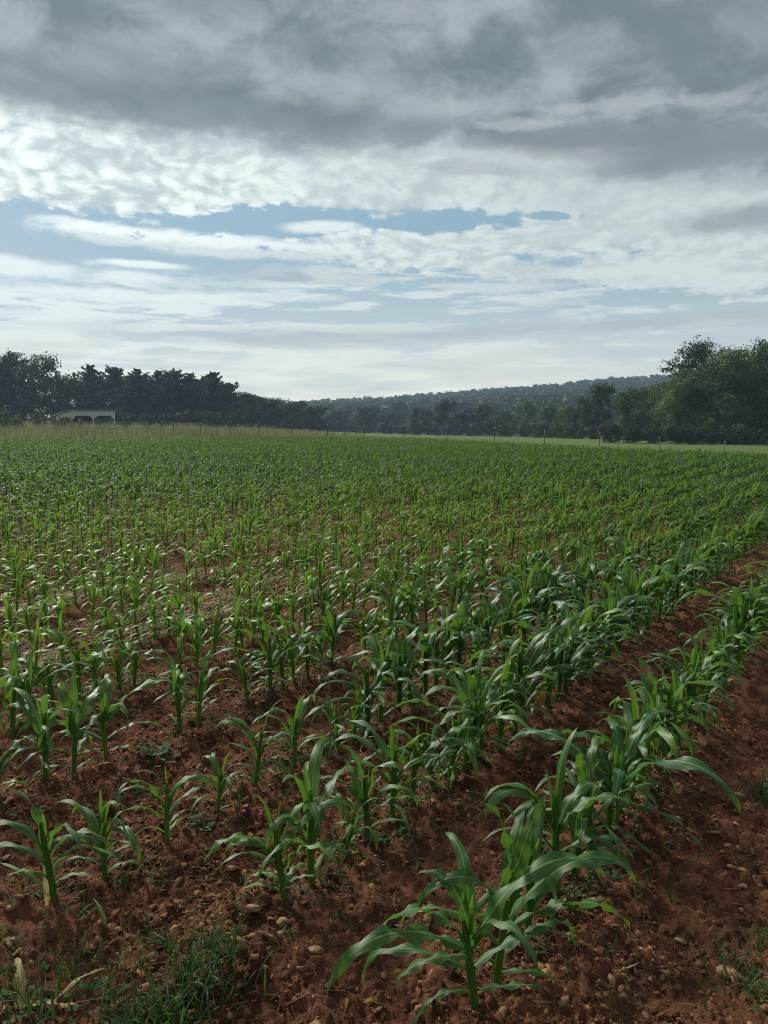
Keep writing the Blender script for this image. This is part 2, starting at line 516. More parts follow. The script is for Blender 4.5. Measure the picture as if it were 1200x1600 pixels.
def soil_and_turf():
    m, T, out = material("soil_and_turf")
    pos = T.node('ShaderNodeNewGeometry').outputs['Position']
    px, py, pz = T.sep(pos)
    field = X(T, T.attr("field").outputs['Fac'])
    n1 = T.noise(pos, 0.55, 5, 0.6)
    n2 = T.noise(pos, 6.0, 6, 0.65)
    n3 = T.noise(pos, 42.0, 5, 0.7)
    n4 = T.noise(pos, 190.0, 3, 0.7)
    soil = T.mix(T.smooth(n2 + (n3 - 0.5) * 0.7, 0.32, 0.70), (0.062, 0.0240, 0.0124), (0.250, 0.112, 0.061))
    soil = T.mix(T.smooth(n1, 0.42, 0.68) * 0.45, soil, (0.255, 0.122, 0.066))
    soil = T.mix(T.smooth(n4, 0.60, 0.75) * 0.5, soil, (0.36, 0.21, 0.125))
    turf = T.mix(T.smooth(n2, 0.3, 0.7), (0.060, 0.110, 0.024), (0.125, 0.180, 0.042))
    turf = T.mix(T.smooth(n1, 0.4, 0.7) * 0.35, turf, (0.17, 0.18, 0.06))
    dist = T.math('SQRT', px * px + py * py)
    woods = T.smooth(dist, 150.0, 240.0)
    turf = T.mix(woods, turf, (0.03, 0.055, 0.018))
    edge = T.smooth(field + (n2 - 0.5) * 0.5, 0.35, 0.65)
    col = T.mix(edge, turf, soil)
    bs = T.node('ShaderNodeBsdfPrincipled')
    T.link(col, bs.inputs['Base Color'])
    bs.inputs['Roughness'].default_value = 0.95
    bs.inputs['Specular IOR Level'].default_value = 0.15
    h = n3 * 0.6 + n4 * 0.4
    b = T.node('ShaderNodeBump')
    b.inputs['Strength'].default_value = 1.0
    b.inputs['Distance'].default_value = 0.03
    T.link(h, b.inputs['Height'])
    T.link(b.outputs[0], bs.inputs['Normal'])
    T.link(bs.outputs[0], out.inputs['Surface'])
    return m

build_ground()
# ------------------------------------------------------------------ corn: materials
def leaf_material(name, dark, light, pale, trans=0.32, rough=0.43, spec=0.48):
    m, T, out = material(name)
    ld = T.attr("leafdata").outputs['Vector']           # across, along, tone
    u, s, tone = T.sep(ld)
    obj_tone = T.node('ShaderNodeAttribute', attribute_type='OBJECT', attribute_name='tone')
    rnd = X(T, T.node('ShaderNodeObjectInfo').outputs['Random'])
    pos = T.node('ShaderNodeNewGeometry').outputs['Position']
    n = T.noise(pos, 14.0, 4, 0.6)
    t = (tone + X(T, obj_tone.outputs['Fac']) + (n - 0.5) * 0.3 + (rnd - 0.5) * 0.16).clamp()
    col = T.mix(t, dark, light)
    vein = T.noise(T.vec(u * 4.5, s * 0.6, tone * 13.0), 2.0, 3, 0.6)
    col = T.mix(((vein - 0.42) * 0.9).clamp(), col, pale)
    rib = T.smooth(u.abs(), 0.13, 0.04) * T.smooth(s, 0.99, 0.7)
    col = T.mix(rib * 0.85, col, pale)
    bs = T.node('ShaderNodeBsdfPrincipled')
    T.link(col, bs.inputs['Base Color'])
    T.link((n - 0.5) * 0.25 + rough, bs.inputs['Roughness'])
    bs.inputs['Specular IOR Level'].default_value = spec
    b = T.node('ShaderNodeBump')
    b.inputs['Strength'].default_value = 0.35
    b.inputs['Distance'].default_value = 0.004
    T.link(vein, b.inputs['Height'])
    T.link(b.outputs[0], bs.inputs['Normal'])
    tr = T.node('ShaderNodeBsdfTranslucent')
    T.link(T.mix(0.55, col, (light[0] * 1.25, light[1] * 1.45, light[2] * 1.0)), tr.inputs['Color'])
    mx = T.node('ShaderNodeMixShader')
    mx.inputs[0].default_value = trans
    T.link(bs.outputs[0], mx.inputs[1]); T.link(tr.outputs[0], mx.inputs[2])
    T.link(mx.outputs[0], out.inputs['Surface'])
    return m

M_CORN = leaf_material("corn_leaf_green", (0.015, 0.092, 0.018), (0.170, 0.310, 0.024), (0.24, 0.37, 0.16))
M_CORN_FAR = leaf_material("corn_leaf_green_far", (0.017, 0.092, 0.024), (0.195, 0.315, 0.028), (0.16, 0.26, 0.10), 0.38, 0.56, 0.24)
M_DRY = leaf_material("dry_leaf", (0.32, 0.24, 0.11), (0.50, 0.40, 0.20), (0.55, 0.47, 0.28), 0.25, 0.7, 0.2)
M_GRASS = leaf_material("grass_green", (0.014, 0.050, 0.012), (0.085, 0.165, 0.035), (0.13, 0.21, 0.06), 0.3, 0.5, 0.3)
M_WEED = leaf_material("weed_green", (0.018, 0.055, 0.016), (0.055, 0.125, 0.030), (0.08, 0.15, 0.05), 0.25, 0.65, 0.18)
M_STRAW = leaf_material("straw", (0.24, 0.175, 0.08), (0.40, 0.32, 0.16), (0.44, 0.36, 0.19), 0.2, 0.7, 0.2)
M_TALLGRASS = leaf_material("tall_grass", (0.085, 0.115, 0.05), (0.30, 0.265, 0.16), (0.34, 0.31, 0.20), 0.3, 0.8, 0.1)

# ------------------------------------------------------------------ corn: geometry
def strip(base, az, length, width, th0, bend, power=1.5, fold=0.35, wave=0.0, waves=4.0, twist=0.0, yaw=0.0,
          nseg=14, ncross=4, tone=0.3, tone_tip=0.0, rng=None, w0=0.55, tip=0.75, phase=0.0, floor=None):
    """A leaf blade: a strip that leaves BASE towards azimuth AZ, TH0 from the vertical, and bends over by BEND."""
    s = np.linspace(0, 1, nseg + 1)
    th = th0 + bend * s ** power
    a = az + yaw * s ** 1.5
    ds = length / nseg
    thm = (th[1:] + th[:-1]) / 2; am = (a[1:] + a[:-1]) / 2
    step = np.stack([np.sin(thm) * np.cos(am), np.sin(thm) * np.sin(am), np.cos(thm)], -1) * ds
    c = np.vstack([[0, 0, 0], np.cumsum(step, 0)]) + np.asarray(base)
    Tn = np.stack([np.sin(th) * np.cos(a), np.sin(th) * np.sin(a), np.cos(th)], -1)
    S = np.stack([-np.sin(a), np.cos(a), np.zeros_like(a)], -1)
    N = np.cross(S, Tn)                                       # upper side of the arching blade
    tw = twist * s ** 1.4
    S2 = S * np.cos(tw)[:, None] + N * np.sin(tw)[:, None]
    N2 = N * np.cos(tw)[:, None] - S * np.sin(tw)[:, None]
    w = width * 0.5 * np.minimum(1.0, w0 + (1 - w0) * s / 0.35) * np.clip(1 - s ** 3.0, 0, 1) ** tip
    u = np.linspace(-1, 1, ncross + 1)
    fo = fold * (1 - 0.75 * s)
    P = (c[:, None, :] + S2[:, None, :] * (w[:, None] * u[None, :] * np.cos(fo)[:, None])[:, :, None]
         + N2[:, None, :] * (w[:, None] * np.abs(u)[None, :] * np.sin(fo)[:, None])[:, :, None])
    if wave:
        wv = wave * w[:, None] * np.sin(2 * np.pi * waves * s[:, None] + phase + np.where(u > 0, 1.9, 0.0)[None, :]) * (np.abs(u) ** 1.6)[None, :]
        wv = wv * np.minimum(1, s[:, None] * 4)
        P = P + N2[:, None, :] * wv[:, :, None]
    if floor is not None:
        P[:, :, 2] = np.maximum(P[:, :, 2], floor + 0.004 * np.abs(u)[None, :])
    V = P.reshape(-1, 3)
    i, j = np.meshgrid(np.arange(nseg), np.arange(ncross), indexing='ij')
    k = ncross + 1
    Q = np.stack([i * k + j, i * k + j + 1, (i + 1) * k + j + 1, (i + 1) * k + j], -1).reshape(-1, 4)
    D = np.stack([np.broadcast_to(u[None, :], (nseg + 1, k)), np.broadcast_to(s[:, None], (nseg + 1, k)),
                  np.broadcast_to((tone + tone_tip * s ** 2)[:, None], (nseg + 1, k))], -1).reshape(-1, 3)
    return V, Q, D

def tube(points, radii, sides=8, tone=0.4, cap=True):
    """A tapered tube through POINTS; leafdata across is kept away from the rib."""
    p = np.asarray(points, float); r = np.asarray(radii, float)
    n = len(p)
    t = np.gradient(p, axis=0)
    t /= np.linalg.norm(t, axis=1)[:, None] + 1e-9
    ref = np.where(np.abs(t[:, 2:3]) < 0.9, np.array([[0, 0, 1.0]]), np.array([[1.0, 0, 0]]))
    a = np.cross(t, ref); a /= np.linalg.norm(a, axis=1)[:, None]
    b = np.cross(t, a)
    th = np.linspace(0, 2 * np.pi, sides, endpoint=False)
    V = p[:, None, :] + r[:, None, None] * (a[:, None, :] * np.cos(th)[None, :, None] + b[:, None, :] * np.sin(th)[None, :, None])
    i, j = np.meshgrid(np.arange(n - 1), np.arange(sides), indexing='ij')
    jn = (j + 1) % sides
    Q = np.stack([i * sides + j, i * sides + jn, (i + 1) * sides + jn, (i + 1) * sides + j], -1).reshape(-1, 4)
    V = V.reshape(-1, 3)
    D = np.zeros((len(V), 3)); D[:, 0] = 0.5; D[:, 1] = 0.5; D[:, 2] = tone
    return V, Q, D

def join(parts):
    V, Q, D, o = [], [], [], 0
    for v, q, d in parts:
        V.append(v); Q.append(q + o); D.append(d); o += len(v)
    return np.vstack(V), np.vstack(Q), np.vstack(D)

def leaf_mesh(name, geo, mat):
    V, Q, D = geo
    me = new_mesh(name, V, Q)
    set_attr(me, "leafdata", D, 'FLOAT_VECTOR')
    me.materials.append(mat)
    return me

def corn_spec(seed, nleaf=9, height=0.5, spread=1.0, slim=1.0):
    """Leaf by leaf description of one young corn plant of about HEIGHT metres."""
    r = np.random.default_rng(seed)
    k = height / 0.5
    leaves = []
    lean = r.normal(0, 0.05, 2)
    turn = r.normal(0, 0.15)
    stem_h = 0.235 * k * r.uniform(0.9, 1.1)
    for i in range(nleaf):
        f = i / (nleaf - 1)
        az = math.pi * (i % 2) + turn * i + r.normal(0, 0.30)
        z = (0.02 + (stem_h - 0.03) * f ** 0.75) if f < 0.85 else stem_h * (0.88 + 0.1 * f)
        if f < 0.25:
            L, W, th, bd, pw = r.uniform(.16, .26), r.uniform(.018, .026), r.uniform(.5, .9), r.uniform(1.1, 2.0), r.uniform(.9, 1.4)
        elif f < 0.5:
            L, W, th, bd, pw = r.uniform(.28, .40), r.uniform(.026, .040), r.uniform(.35, .65), r.uniform(1.6, 2.5), r.uniform(1.1, 1.7)
        elif f < 0.86:
            L, W, th, bd, pw = r.uniform(.29, .43), r.uniform(.034, .049), r.uniform(.12, .58), r.uniform(1.8, 3.0), r.uniform(1.2, 2.4)
        elif f < 0.97:
            L, W, th, bd, pw = r.uniform(.22, .32), r.uniform(.034, .048), r.uniform(.03, .20), r.uniform(.8, 2.8), r.uniform(1.6, 3.0)
        else:
            L, W, th, bd, pw = r.uniform(.12, .20), r.uniform(.018, .028), r.uniform(.0, .15), r.uniform(.05, .4), 2.0
        tone = (0.10 + 0.25 * (1 - f) * (f < 0.3) + (0.48 if f > 0.97 else (0.12 if f > 0.85 else 0))) + r.uniform(-.06, .10)
        leaves.append(dict(base=(lean[0] * z, lean[1] * z, z), az=az, length=L * k * spread, width=W * (0.6 + 0.4 * k) * 0.98 * slim, th0=th, bend=bd, power=pw,
                           fold=r.uniform(.25, .55) + (0.5 if f > 0.9 else 0), wave=r.uniform(.25, .75) if f < .9 else .10, waves=r.uniform(2.0, 4.5),
                           twist=r.normal(0, 0.45), yaw=r.normal(0, 0.45), tone=tone, tone_tip=0.2 if f < .3 else r.uniform(-0.05, 0.12), phase=r.uniform(0, 6),
                           w0=0.62 if f > .4 else 0.75))
    stem = [((0, 0, -0.03), .0125 * k), ((lean[0] * stem_h * .3, lean[1] * stem_h * .3, stem_h * .3), .0115 * k), ((lean[0] * stem_h * .6, lean[1] * stem_h * .6, stem_h * .6), .0125 * k),
            ((lean[0] * stem_h, lean[1] * stem_h, stem_h), .0105 * k), ((lean[0] * stem_h * 1.25, lean[1] * stem_h * 1.25, stem_h * 1.3), .006 * k)]
    return leaves, stem

# two plants described leaf by leaf: azimuth, angle from the vertical, bend, power, length, width, height of its base, twist
CUSTOM = {
    100: [(3.10, .50, 1.95, 1.5, .36, .050, .20, -.5), (3.35, .85, 1.25, 1.4, .50, .056, .185, .5), (3.6, 1.05, 1.3, 1.2, .28, .034, .17, .2),
          (3.05, 1.0, 1.9, 1.3, .46, .034, .12, .4), (3.3, 1.1, 1.3, 1.0, .24, .024, .05, 0), (0.15, .55, 1.75, 1.5, .56, .060, .20, -.35),
          (-.75, .45, 1.9, 1.3, .34, .044, .215, .2), (.25, 1.0, 1.3, 1.2, .40, .036, .13, .3), (-.4, 1.1, 1.2, 1.0, .24, .024, .06, 0),
          (1.4, .30, 1.2, 1.8, .34, .048, .22, .3), (2.2, .25, 1.4, 2.0, .26, .040, .235, .2), (-1.2, .12, .3, 2.0, .15, .020, .24, 0)],
    101: [(2.8, .06, .55, 3.0, .36, .052, .25, .2), (.4, .12, .45, 3.0, .37, .050, .24, -.3), (3.4, .40, 2.2, 1.4, .40, .048, .22, .5), (.1, .55, 1.7, 1.5, .52, .056, .21, -.5),
          (-.2, .75, 1.4, 1.3, .44, .046, .18, .6), (3.0, .8, 1.8, 1.2, .40, .036, .13, -.3), (.3, .95, 1.6, 1.2, .38, .034, .10, .4), (2.7, 1.0, 1.5, 1.1, .28, .026, .06, 0),
          (-.3, 1.1, 1.3, 1.0, .26, .024, .04, 0), (1.5, .2, 1.0, 2.0, .32, .046, .24, .2), (-1.4, .08, .3, 2.0, .16, .022, .26, 0)],
}
def custom_leaves(seed):
    r = np.random.default_rng(seed)
    out = []
    n = len(CUSTOM[seed])
    for i, (az, th, bd, pw, L, W, z, tw) in enumerate(CUSTOM[seed]):
        out.append(dict(base=(0, 0, z), az=az, length=L, width=W * .94, th0=th, bend=bd + (.55 if i < n - 1 and L > .25 else 0), power=pw + .35, fold=.3 if i < n - 1 else .9, wave=r.uniform(.4, .85) if i < n - 1 else .05,
                        waves=r.uniform(2.5, 4.5), twist=tw * 1.5, yaw=r.normal(0, .55), tone=r.uniform(.06, .2) if i < n - 1 else .5, tone_tip=r.uniform(-.05, .05), phase=r.uniform(0, 6), w0=.6))
    return out

def build_plant_meshes(seed, nseg, ncross, sides, one_mesh, **kw):
    leaves, stem = corn_spec(seed, **kw)
    if seed in CUSTOM and not one_mesh:
        leaves = custom_leaves(seed)
    geos = [strip(nseg=nseg, ncross=ncross, floor=0.004, **lf) for lf in leaves]
    st = tube([p for p, _ in stem], [r for _, r in stem], sides, tone=0.28)
    if one_mesh:
        return join([st] + geos)
    return st, geos

GROUP_CORN = "young corn plants growing in rows"
N_PROTO = 24            # the last eight are thin, starved plants
PARTED, WHOLE = [], []
for i in range(N_PROTO):
    nl = [11, 10, 12, 11][i % 4] - (1 if i >= 16 else 0)
    sl = 0.80 if i >= 16 else 1.0
    st, geos = build_plant_meshes(100 + i, 16, 4, 8, False, nleaf=nl, height=0.5, slim=sl)
    PARTED.append((leaf_mesh("corn_stalk", st, M_CORN), [leaf_mesh("corn_leaf", g, M_CORN) for g in geos]))
    V, Q, D = build_plant_meshes(100 + i, 10, 4, 6, True, nleaf=nl, height=0.5, slim=sl)
    WHOLE.append(leaf_mesh("corn_plant", (V, Q, D), M_CORN))

def corn_with_parts(proto, label, loc, rotz, scale, tone, tilt=(0, 0)):
    stalk, leaves = PARTED[proto % N_PROTO]
    root = thing("corn_plant", label, "corn plant", loc, rotz, GROUP_CORN, (scale,) * 3)
    root.rotation_euler = (tilt[0], tilt[1], rotz)
    s = add_obj("stalk", stalk, None, root); s['tone'] = tone
    for me in leaves:
        o = add_obj("leaf", me, None, root); o['tone'] = tone
    return root

def corn_whole(proto, label, loc, rotz, scale, tone, tilt=(0, 0)):
    o = add_obj("corn_plant", WHOLE[proto % N_PROTO], None, None, loc, (tilt[0], tilt[1], rotz), (scale,) * 3)
    o['tone'] = tone
    return tag(o, label, "corn plant", GROUP_CORN)

# ------------------------------------------------------------------ corn: where the plants stand
ORD = ["zeroth", "first", "second", "third", "fourth", "fifth", "sixth", "seventh", "eighth", "ninth", "tenth", "eleventh", "twelfth",
       "thirteenth", "fourteenth", "fifteenth", "sixteenth", "seventeenth", "eighteenth", "nineteenth", "twentieth"]
TENS = {20: "twenty", 30: "thirty", 40: "forty", 50: "fifty", 60: "sixty", 70: "seventy", 80: "eighty", 90: "ninety"}
def ordinal(n):
    if n <= 20:
        return ORD[n]
    t = n // 10 * 10
    return {30: "thirtieth", 40: "fortieth", 50: "fiftieth", 60: "sixtieth", 70: "seventieth", 80: "eightieth"}[n] if n % 10 == 0 else TENS[t] + "-" + ORD[n % 10]

# the plants nearest the viewer, row by row: distance along the row, turn, height factor, which plant, tone, label of its look
FRONT = {
    0: [(1.80, 0.0, 1.0, 0, 0.0), (1.93, 0.1, 1.02, 1, 0.02), (2.16, 0.2, 0.98, 2, 0.0), (2.40, 2.6, 1.08, 3, -0.03), (2.56, 2.5, 0.96, 4, -0.05), (2.74, 2.2, 1.05, 5, -0.03)],
    1: [(1.84, 2.9, 0.94, 6, 0.10), (1.98, 1.4, 1.12, 7, 0.06), (2.16, 0.4, 0.62, 8, 0.10), (2.33, 2.8, 0.92, 9, 0.03), (2.50, 1.8, 0.98, 10, 0.04), (2.66, 0.3, 0.92, 11, 0.0), (2.84, 0.7, 0.95, 12, 0.0)],
    2: [(1.38, 3.0, 0.92, 13, 0.02), (1.58, 0.35, 0.80, 14, 0.06), (1.86, 1.3, 0.78, 15, 0.12), (2.13, 0.2, 0.62, 8, 0.05), (2.36, 2.2, 0.80, 3, 0.10), (2.62, 2.9, 0.88, 2, 0.06), (2.95, 1.0, 0.72, 5, 0.10), (3.08, 0.1, 0.8, 10, 0.08)],
    3: [(1.62, 0.3, 0.86, 6, 0.10), (1.84, 2.5, 1.0, 7, 0.06), (1.98, 1.2, 0.9, 1, 0.04), (2.16, 0.15, 0.92, 0, 0.12), (2.62, 2.2, 0.95, 9, 0.10), (2.74, 0.9, 0.9, 13, 0.08), (3.12, 0.5, 0.75, 4, 0.08)],
}
ROW_V = {0: -0.94, 1: -1.71, 2: -2.36, 3: -3.17}
def row_v(i):
    return ROW_V.get(i, -3.17 - 0.748 * (i - 3))

def vigour(v, r, x, y):
    """how tall / how yellow the stand is here: strong by the bare strip, thin and pale to the left, dense again far off"""
    d = np.hypot(x, y)
    weak = np.clip((-v - 2.6) / 2.5, 0, 1) * np.clip((16.0 - d) / 9.0, 0, 1) * np.clip((d - 3.0) / 2.0, 0, 1)
    patch = fbm(np.atleast_1d(x * 0.22), np.atleast_1d(y * 0.22), 3, 77)[0] - 0.5
    tall = 0.99 - 0.17 * weak + 0.34 * patch
    tone = 0.04 + 0.80 * weak - 0.35 * patch + 0.10 * np.clip((-v - 2) / 8, 0, 1)
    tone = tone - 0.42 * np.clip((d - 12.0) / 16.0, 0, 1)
    return tall, tone

def frame_xy(x, y, z=0.3):
    Z = z - EYE
    fwd = y * cP - Z * sP
    up = Z * cP + y * sP
    if fwd <= 0.1:
        return -1e9, -1e9
    return 600 + FPX * x / fwd, 800 - FPX * up / fwd

PLANTS = []           # (distance, row, along, x, y, turn, height, proto, tone, in frame)
_r = random.Random(5)
for i in range(110):
    v = row_v(i)
    fixed = FRONT.get(i, [])
    items = [(a, rz, h, p, t) for a, rz, h, p, t in fixed]
    r = (fixed[-1][0] if fixed else -30.0)
    # rows further left come into the frame well past their own near end
    while True:
        gap = _r.uniform(0.10, 0.17) if i < 1 else (_r.uniform(0.10, 0.165) if i < 3 else _r.uniform(0.10, 0.165))
        if _r.random() < (0.03 if i < 3 else 0.06):
            gap += _r.uniform(0.1, 0.3)
        r += gap
        if r > 46.5:
            break
        vv = v + _r.gauss(0, 0.02)
        x, y = r * ROW_DIR[0] + vv * ROW_NRM[0], r * ROW_DIR[1] + vv * ROW_NRM[1]
        if y < 1.5 or abs(x) > 0.66 * y + 1.0 or r < 1.5 or (i > 3 and r < 1.2):
            continue
        if x < -2.0 and y > 57.0 + (x + 28) * 0.06:
            continue
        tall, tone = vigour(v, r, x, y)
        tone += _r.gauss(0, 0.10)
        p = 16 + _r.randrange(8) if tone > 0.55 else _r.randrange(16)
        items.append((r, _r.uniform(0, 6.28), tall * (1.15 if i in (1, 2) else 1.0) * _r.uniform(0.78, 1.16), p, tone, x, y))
    for it in items:
        if len(it) == 5:
            r0, rz, h, p, t = it
            x, y = r0 * ROW_DIR[0] + v * ROW_NRM[0], r0 * ROW_DIR[1] + v * ROW_NRM[1]
        else:
            r0, rz, h, p, t, x, y = it
        fx, fy = frame_xy(x, y, 0.25)
        PLANTS.append((math.hypot(x, y), i, r0, x, y, rz, h, p, t, -25 < fx < 1225 and fy < 1640))

PLANTS.sort(key=lambda q: q[0])
seen = [q for q in PLANTS if q[9]]
single, mass = seen[:300], seen[300:] + [q for q in PLANTS if not q[9]]
by_row = {}
for q in single:
    by_row.setdefault(q[1], []).append(q)
order = {}
for i, lst in by_row.items():
    for k, q in enumerate(sorted(lst, key=lambda q: q[2])):
        order[id(q)] = k + 1
SPECIAL = {
    (0, 1): "arching dark green corn plant nearest the viewer, at the near end of the rightmost row",
    (0, 2): "tall upright corn plant with rolled top leaves right behind the nearest one",
    (1, 1): "fresh green corn plant at the near end of the second row from the right",
    (2, 1): "broad leaved corn plant at lower left with a withered yellow leaf beside its stalk",
}
for n, q in enumerate(single):
    d, row, along, x, y, rz, h, p, t, _ = q
    k = order[id(q)]
    look = ("small " if h < 0.78 else "tall " if h > 1.12 else "") + ("yellowish green" if t > 0.26 else "light green" if t > 0.12 else "dark green")
    where = "near end" if row < 4 else "left end"
    label = SPECIAL.get((row, k)) or (f"{look} corn plant, {ordinal(k)} from {where} of {ordinal(row + 1)} row from right" if row else f"{look} corn plant, {ordinal(k)} from near end of the rightmost row")
    z = gz(x, y) - 0.004
    rr = random.Random(n)
    tilt = (rr.gauss(0, 0.06), rr.gauss(0, 0.06))
    (corn_with_parts if n < 130 else corn_whole)(p, label, (x, y, z), rz, h, t, tilt)

# the rest of the field, too many to count: one mass
def build_mass():
    lods = []
    for nseg, ncr, nl in ((9, 4, 10), (8, 2, 10), (6, 2, 9)):
        lods.append([build_plant_meshes(300 + j, nseg, ncr, 3, True, nleaf=nl, height=0.5, slim=0.80 if j >= 10 else 1.0) for j in range(15)])
    buckets = {}
    rr = np.random.default_rng(3)
    for q in mass:
        d = q[0]
        lod = 0 if d < 14 else (1 if d < 26 else 2)
        buckets.setdefault((lod, rr.integers(10, 15) if q[8] > 0.55 else rr.integers(10)), []).append(q)
    VV, QQ, DD, off = [], [], [], 0
    for (lod, j), qs in buckets.items():
        V, Q, D = lods[lod][j]
        a = np.array([[q[3], q[4], q[5], q[6], q[8]] for q in qs])
        z = ground_z(a[:, 0], a[:, 1])
        c, s = np.cos(a[:, 2]), np.sin(a[:, 2])
        h = a[:, 3] * (0.98 if lod else 0.96)
        x = (V[None, :, 0] * c[:, None] - V[None, :, 1] * s[:, None]) * h[:, None] + a[:, 0:1]
        y = (V[None, :, 0] * s[:, None] + V[None, :, 1] * c[:, None]) * h[:, None] + a[:, 1:2]
        zz = V[None, :, 2] * h[:, None] + z[:, None]
        n, m = len(qs), len(V)
        VV.append(np.stack([x, y, zz], -1).reshape(-1, 3))
        QQ.append((Q[None] + (np.arange(n) * m)[:, None, None] + off).reshape(-1, 4))
        dd = np.broadcast_to(D[None], (n, m, 3)).copy()
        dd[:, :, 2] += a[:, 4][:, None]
        DD.append(dd.reshape(-1, 3))
        off += n * m
    me = leaf_mesh("corn_field", (np.vstack(VV), np.vstack(QQ), np.vstack(DD)), M_CORN_FAR)
    o = add_obj("corn_field", me)
    tag(o, "green young corn filling the field behind the nearest plants", "corn", None, 'stuff')
build_mass()
print("corn plants", len(PLANTS), "in frame", len(seen), "farthest single", single[-1][0])
# ------------------------------------------------------------------ trees
def foliage_material(name, dark, light):
    m, T, out = material(name)
    ld = T.attr("leafdata").outputs['Vector']
    a, b, c = T.sep(ld)
    rnd = X(T, T.node('ShaderNodeObjectInfo').outputs['Random'])
    t = (a * 0.75 + b * 0.35 + (rnd - 0.5) * 0.5).clamp()
    col = T.mix(t, dark, light)
    bs = T.node('ShaderNodeBsdfPrincipled')
    T.link(col, bs.inputs['Base Color'])
    bs.inputs['Roughness'].default_value = 0.65
    bs.inputs['Specular IOR Level'].default_value = 0.25
    tr = T.node('ShaderNodeBsdfTranslucent')
    T.link(col, tr.inputs['Color'])
    mx = T.node('ShaderNodeMixShader')
    mx.inputs[0].default_value = 0.22
    T.link(bs.outputs[0], mx.inputs[1]); T.link(tr.outputs[0], mx.inputs[2])
    T.link(mx.outputs[0], out.inputs['Surface'])
    return m

def bark_material():
    m, T, out = material("bark")
    pos = T.node('ShaderNodeTexCoord').outputs['Object']
    n = T.noise(pos, 6.0, 5, 0.65)
    bs = T.node('ShaderNodeBsdfPrincipled')
    T.link(T.mix(n, (0.035, 0.028, 0.022), (0.13, 0.11, 0.09)), bs.inputs['Base Color'])
    bs.inputs['Roughness'].default_value = 0.95
    T.link(bs.outputs[0], out.inputs['Surface'])
    return m

M_BARK = bark_material()
M_BROAD = foliage_material("broadleaf_foliage", (0.034, 0.062, 0.020), (0.115, 0.180, 0.052))
M_LEAFY = foliage_material("fresh_leafy_foliage", (0.034, 0.074, 0.020), (0.130, 0.215, 0.055))
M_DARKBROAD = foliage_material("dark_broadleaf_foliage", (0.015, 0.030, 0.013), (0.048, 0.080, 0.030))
M_PINE = foliage_material("pine_needles", (0.018, 0.034, 0.020), (0.050, 0.080, 0.038))
M_PALE = foliage_material("pale_shrub_foliage", (0.09, 0.13, 0.06), (0.20, 0.25, 0.12))

def quads_at(C, N, U, size, aspect):
    """one leaf spray (a bent quad pair kept as a single quad) at each centre"""
    N = N / (np.linalg.norm(N, axis=1)[:, None] + 1e-9)
    A = np.cross(N, U); A /= np.linalg.norm(A, axis=1)[:, None] + 1e-9
    B = np.cross(N, A)
    a = A * size[:, None]; b = B * (size * aspect)[:, None]
    V = np.stack([C - a * .9 - b * .3, C - a * .1 - b, C + a + b * .1, C + a * .15 + b], 1).reshape(-1, 3)
    Q = np.arange(len(V)).reshape(-1, 4)
    return V, Q

def crown_from_lobes(rng, lobes, n, leaf, aspect=0.6, shell=0.45, gaps=0.25, flat=0.0, spread=0.23):
    """leaf sprays clustered on twigs spread through the lobes: (centre, radii) each"""
    vol = np.array([r[0] * r[1] * r[2] for _, r in lobes]) ** (2 / 3)
    cnt = rng.multinomial(n, vol / vol.sum())
    CC, NN, AT = [], [], []
    for (c, r), k in zip(lobes, cnt):
        if k == 0:
            continue
        c = np.asarray(c, float); r = np.asarray(r, float)
        # sub-clusters of leaves
        kc = max(4, k // 22)
        d = rng.normal(size=(kc, 3)); d /= np.linalg.norm(d, axis=1)[:, None]
        rr = shell + (1 - shell) * rng.random(kc) ** 0.6
        rr *= 1 + rng.normal(0, 0.10, kc)
        cc = c + d * rr[:, None] * r
        pick = rng.integers(0, kc, k)
        keep = rng.random(kc) > gaps
        pick = pick[keep[pick]]
        sp = spread * r.mean()
        off = rng.normal(0, 1, (len(pick), 3)) * sp * np.array([1, 1, 0.7])
        P = cc[pick] + off
        nn = d[pick] * 1.2 + rng.normal(0, 0.45, (len(pick), 3)) + np.array([0, 0, 0.3 + flat])
        tone_c = rng.random(kc) * 0.8 + rng.normal(0, .1)
        AT.append(np.stack([tone_c[pick] * 0.7 + rng.random(len(pick)) * 0.3, rng.random(len(pick)), np.zeros(len(pick))], -1))
        CC.append(P); NN.append(nn)
    C, N, A = np.vstack(CC), np.vstack(NN), np.vstack(AT)
    U = rng.normal(size=C.shape)
    size = leaf * rng.uniform(0.6, 1.35, len(C))
    V, Q = quads_at(C, N, U, size, aspect)
    return V, Q, np.repeat(A, 4, 0)

def limb(p0, p1, r0, r1, rng, n=6, sag=0.15):
    p0, p1 = np.asarray(p0, float), np.asarray(p1, float)
    t = np.linspace(0, 1, n)[:, None]
    L = np.linalg.norm(p1 - p0)
    w = rng.normal(0, 0.05 * L, (n, 3)) * np.sin(np.pi * t) + np.array([0, 0, -sag * L * 0.3]) * np.sin(np.pi * t)
    return tube(p0 + (p1 - p0) * t + w, (r0 + (r1 - r0) * t.ravel()), 6)

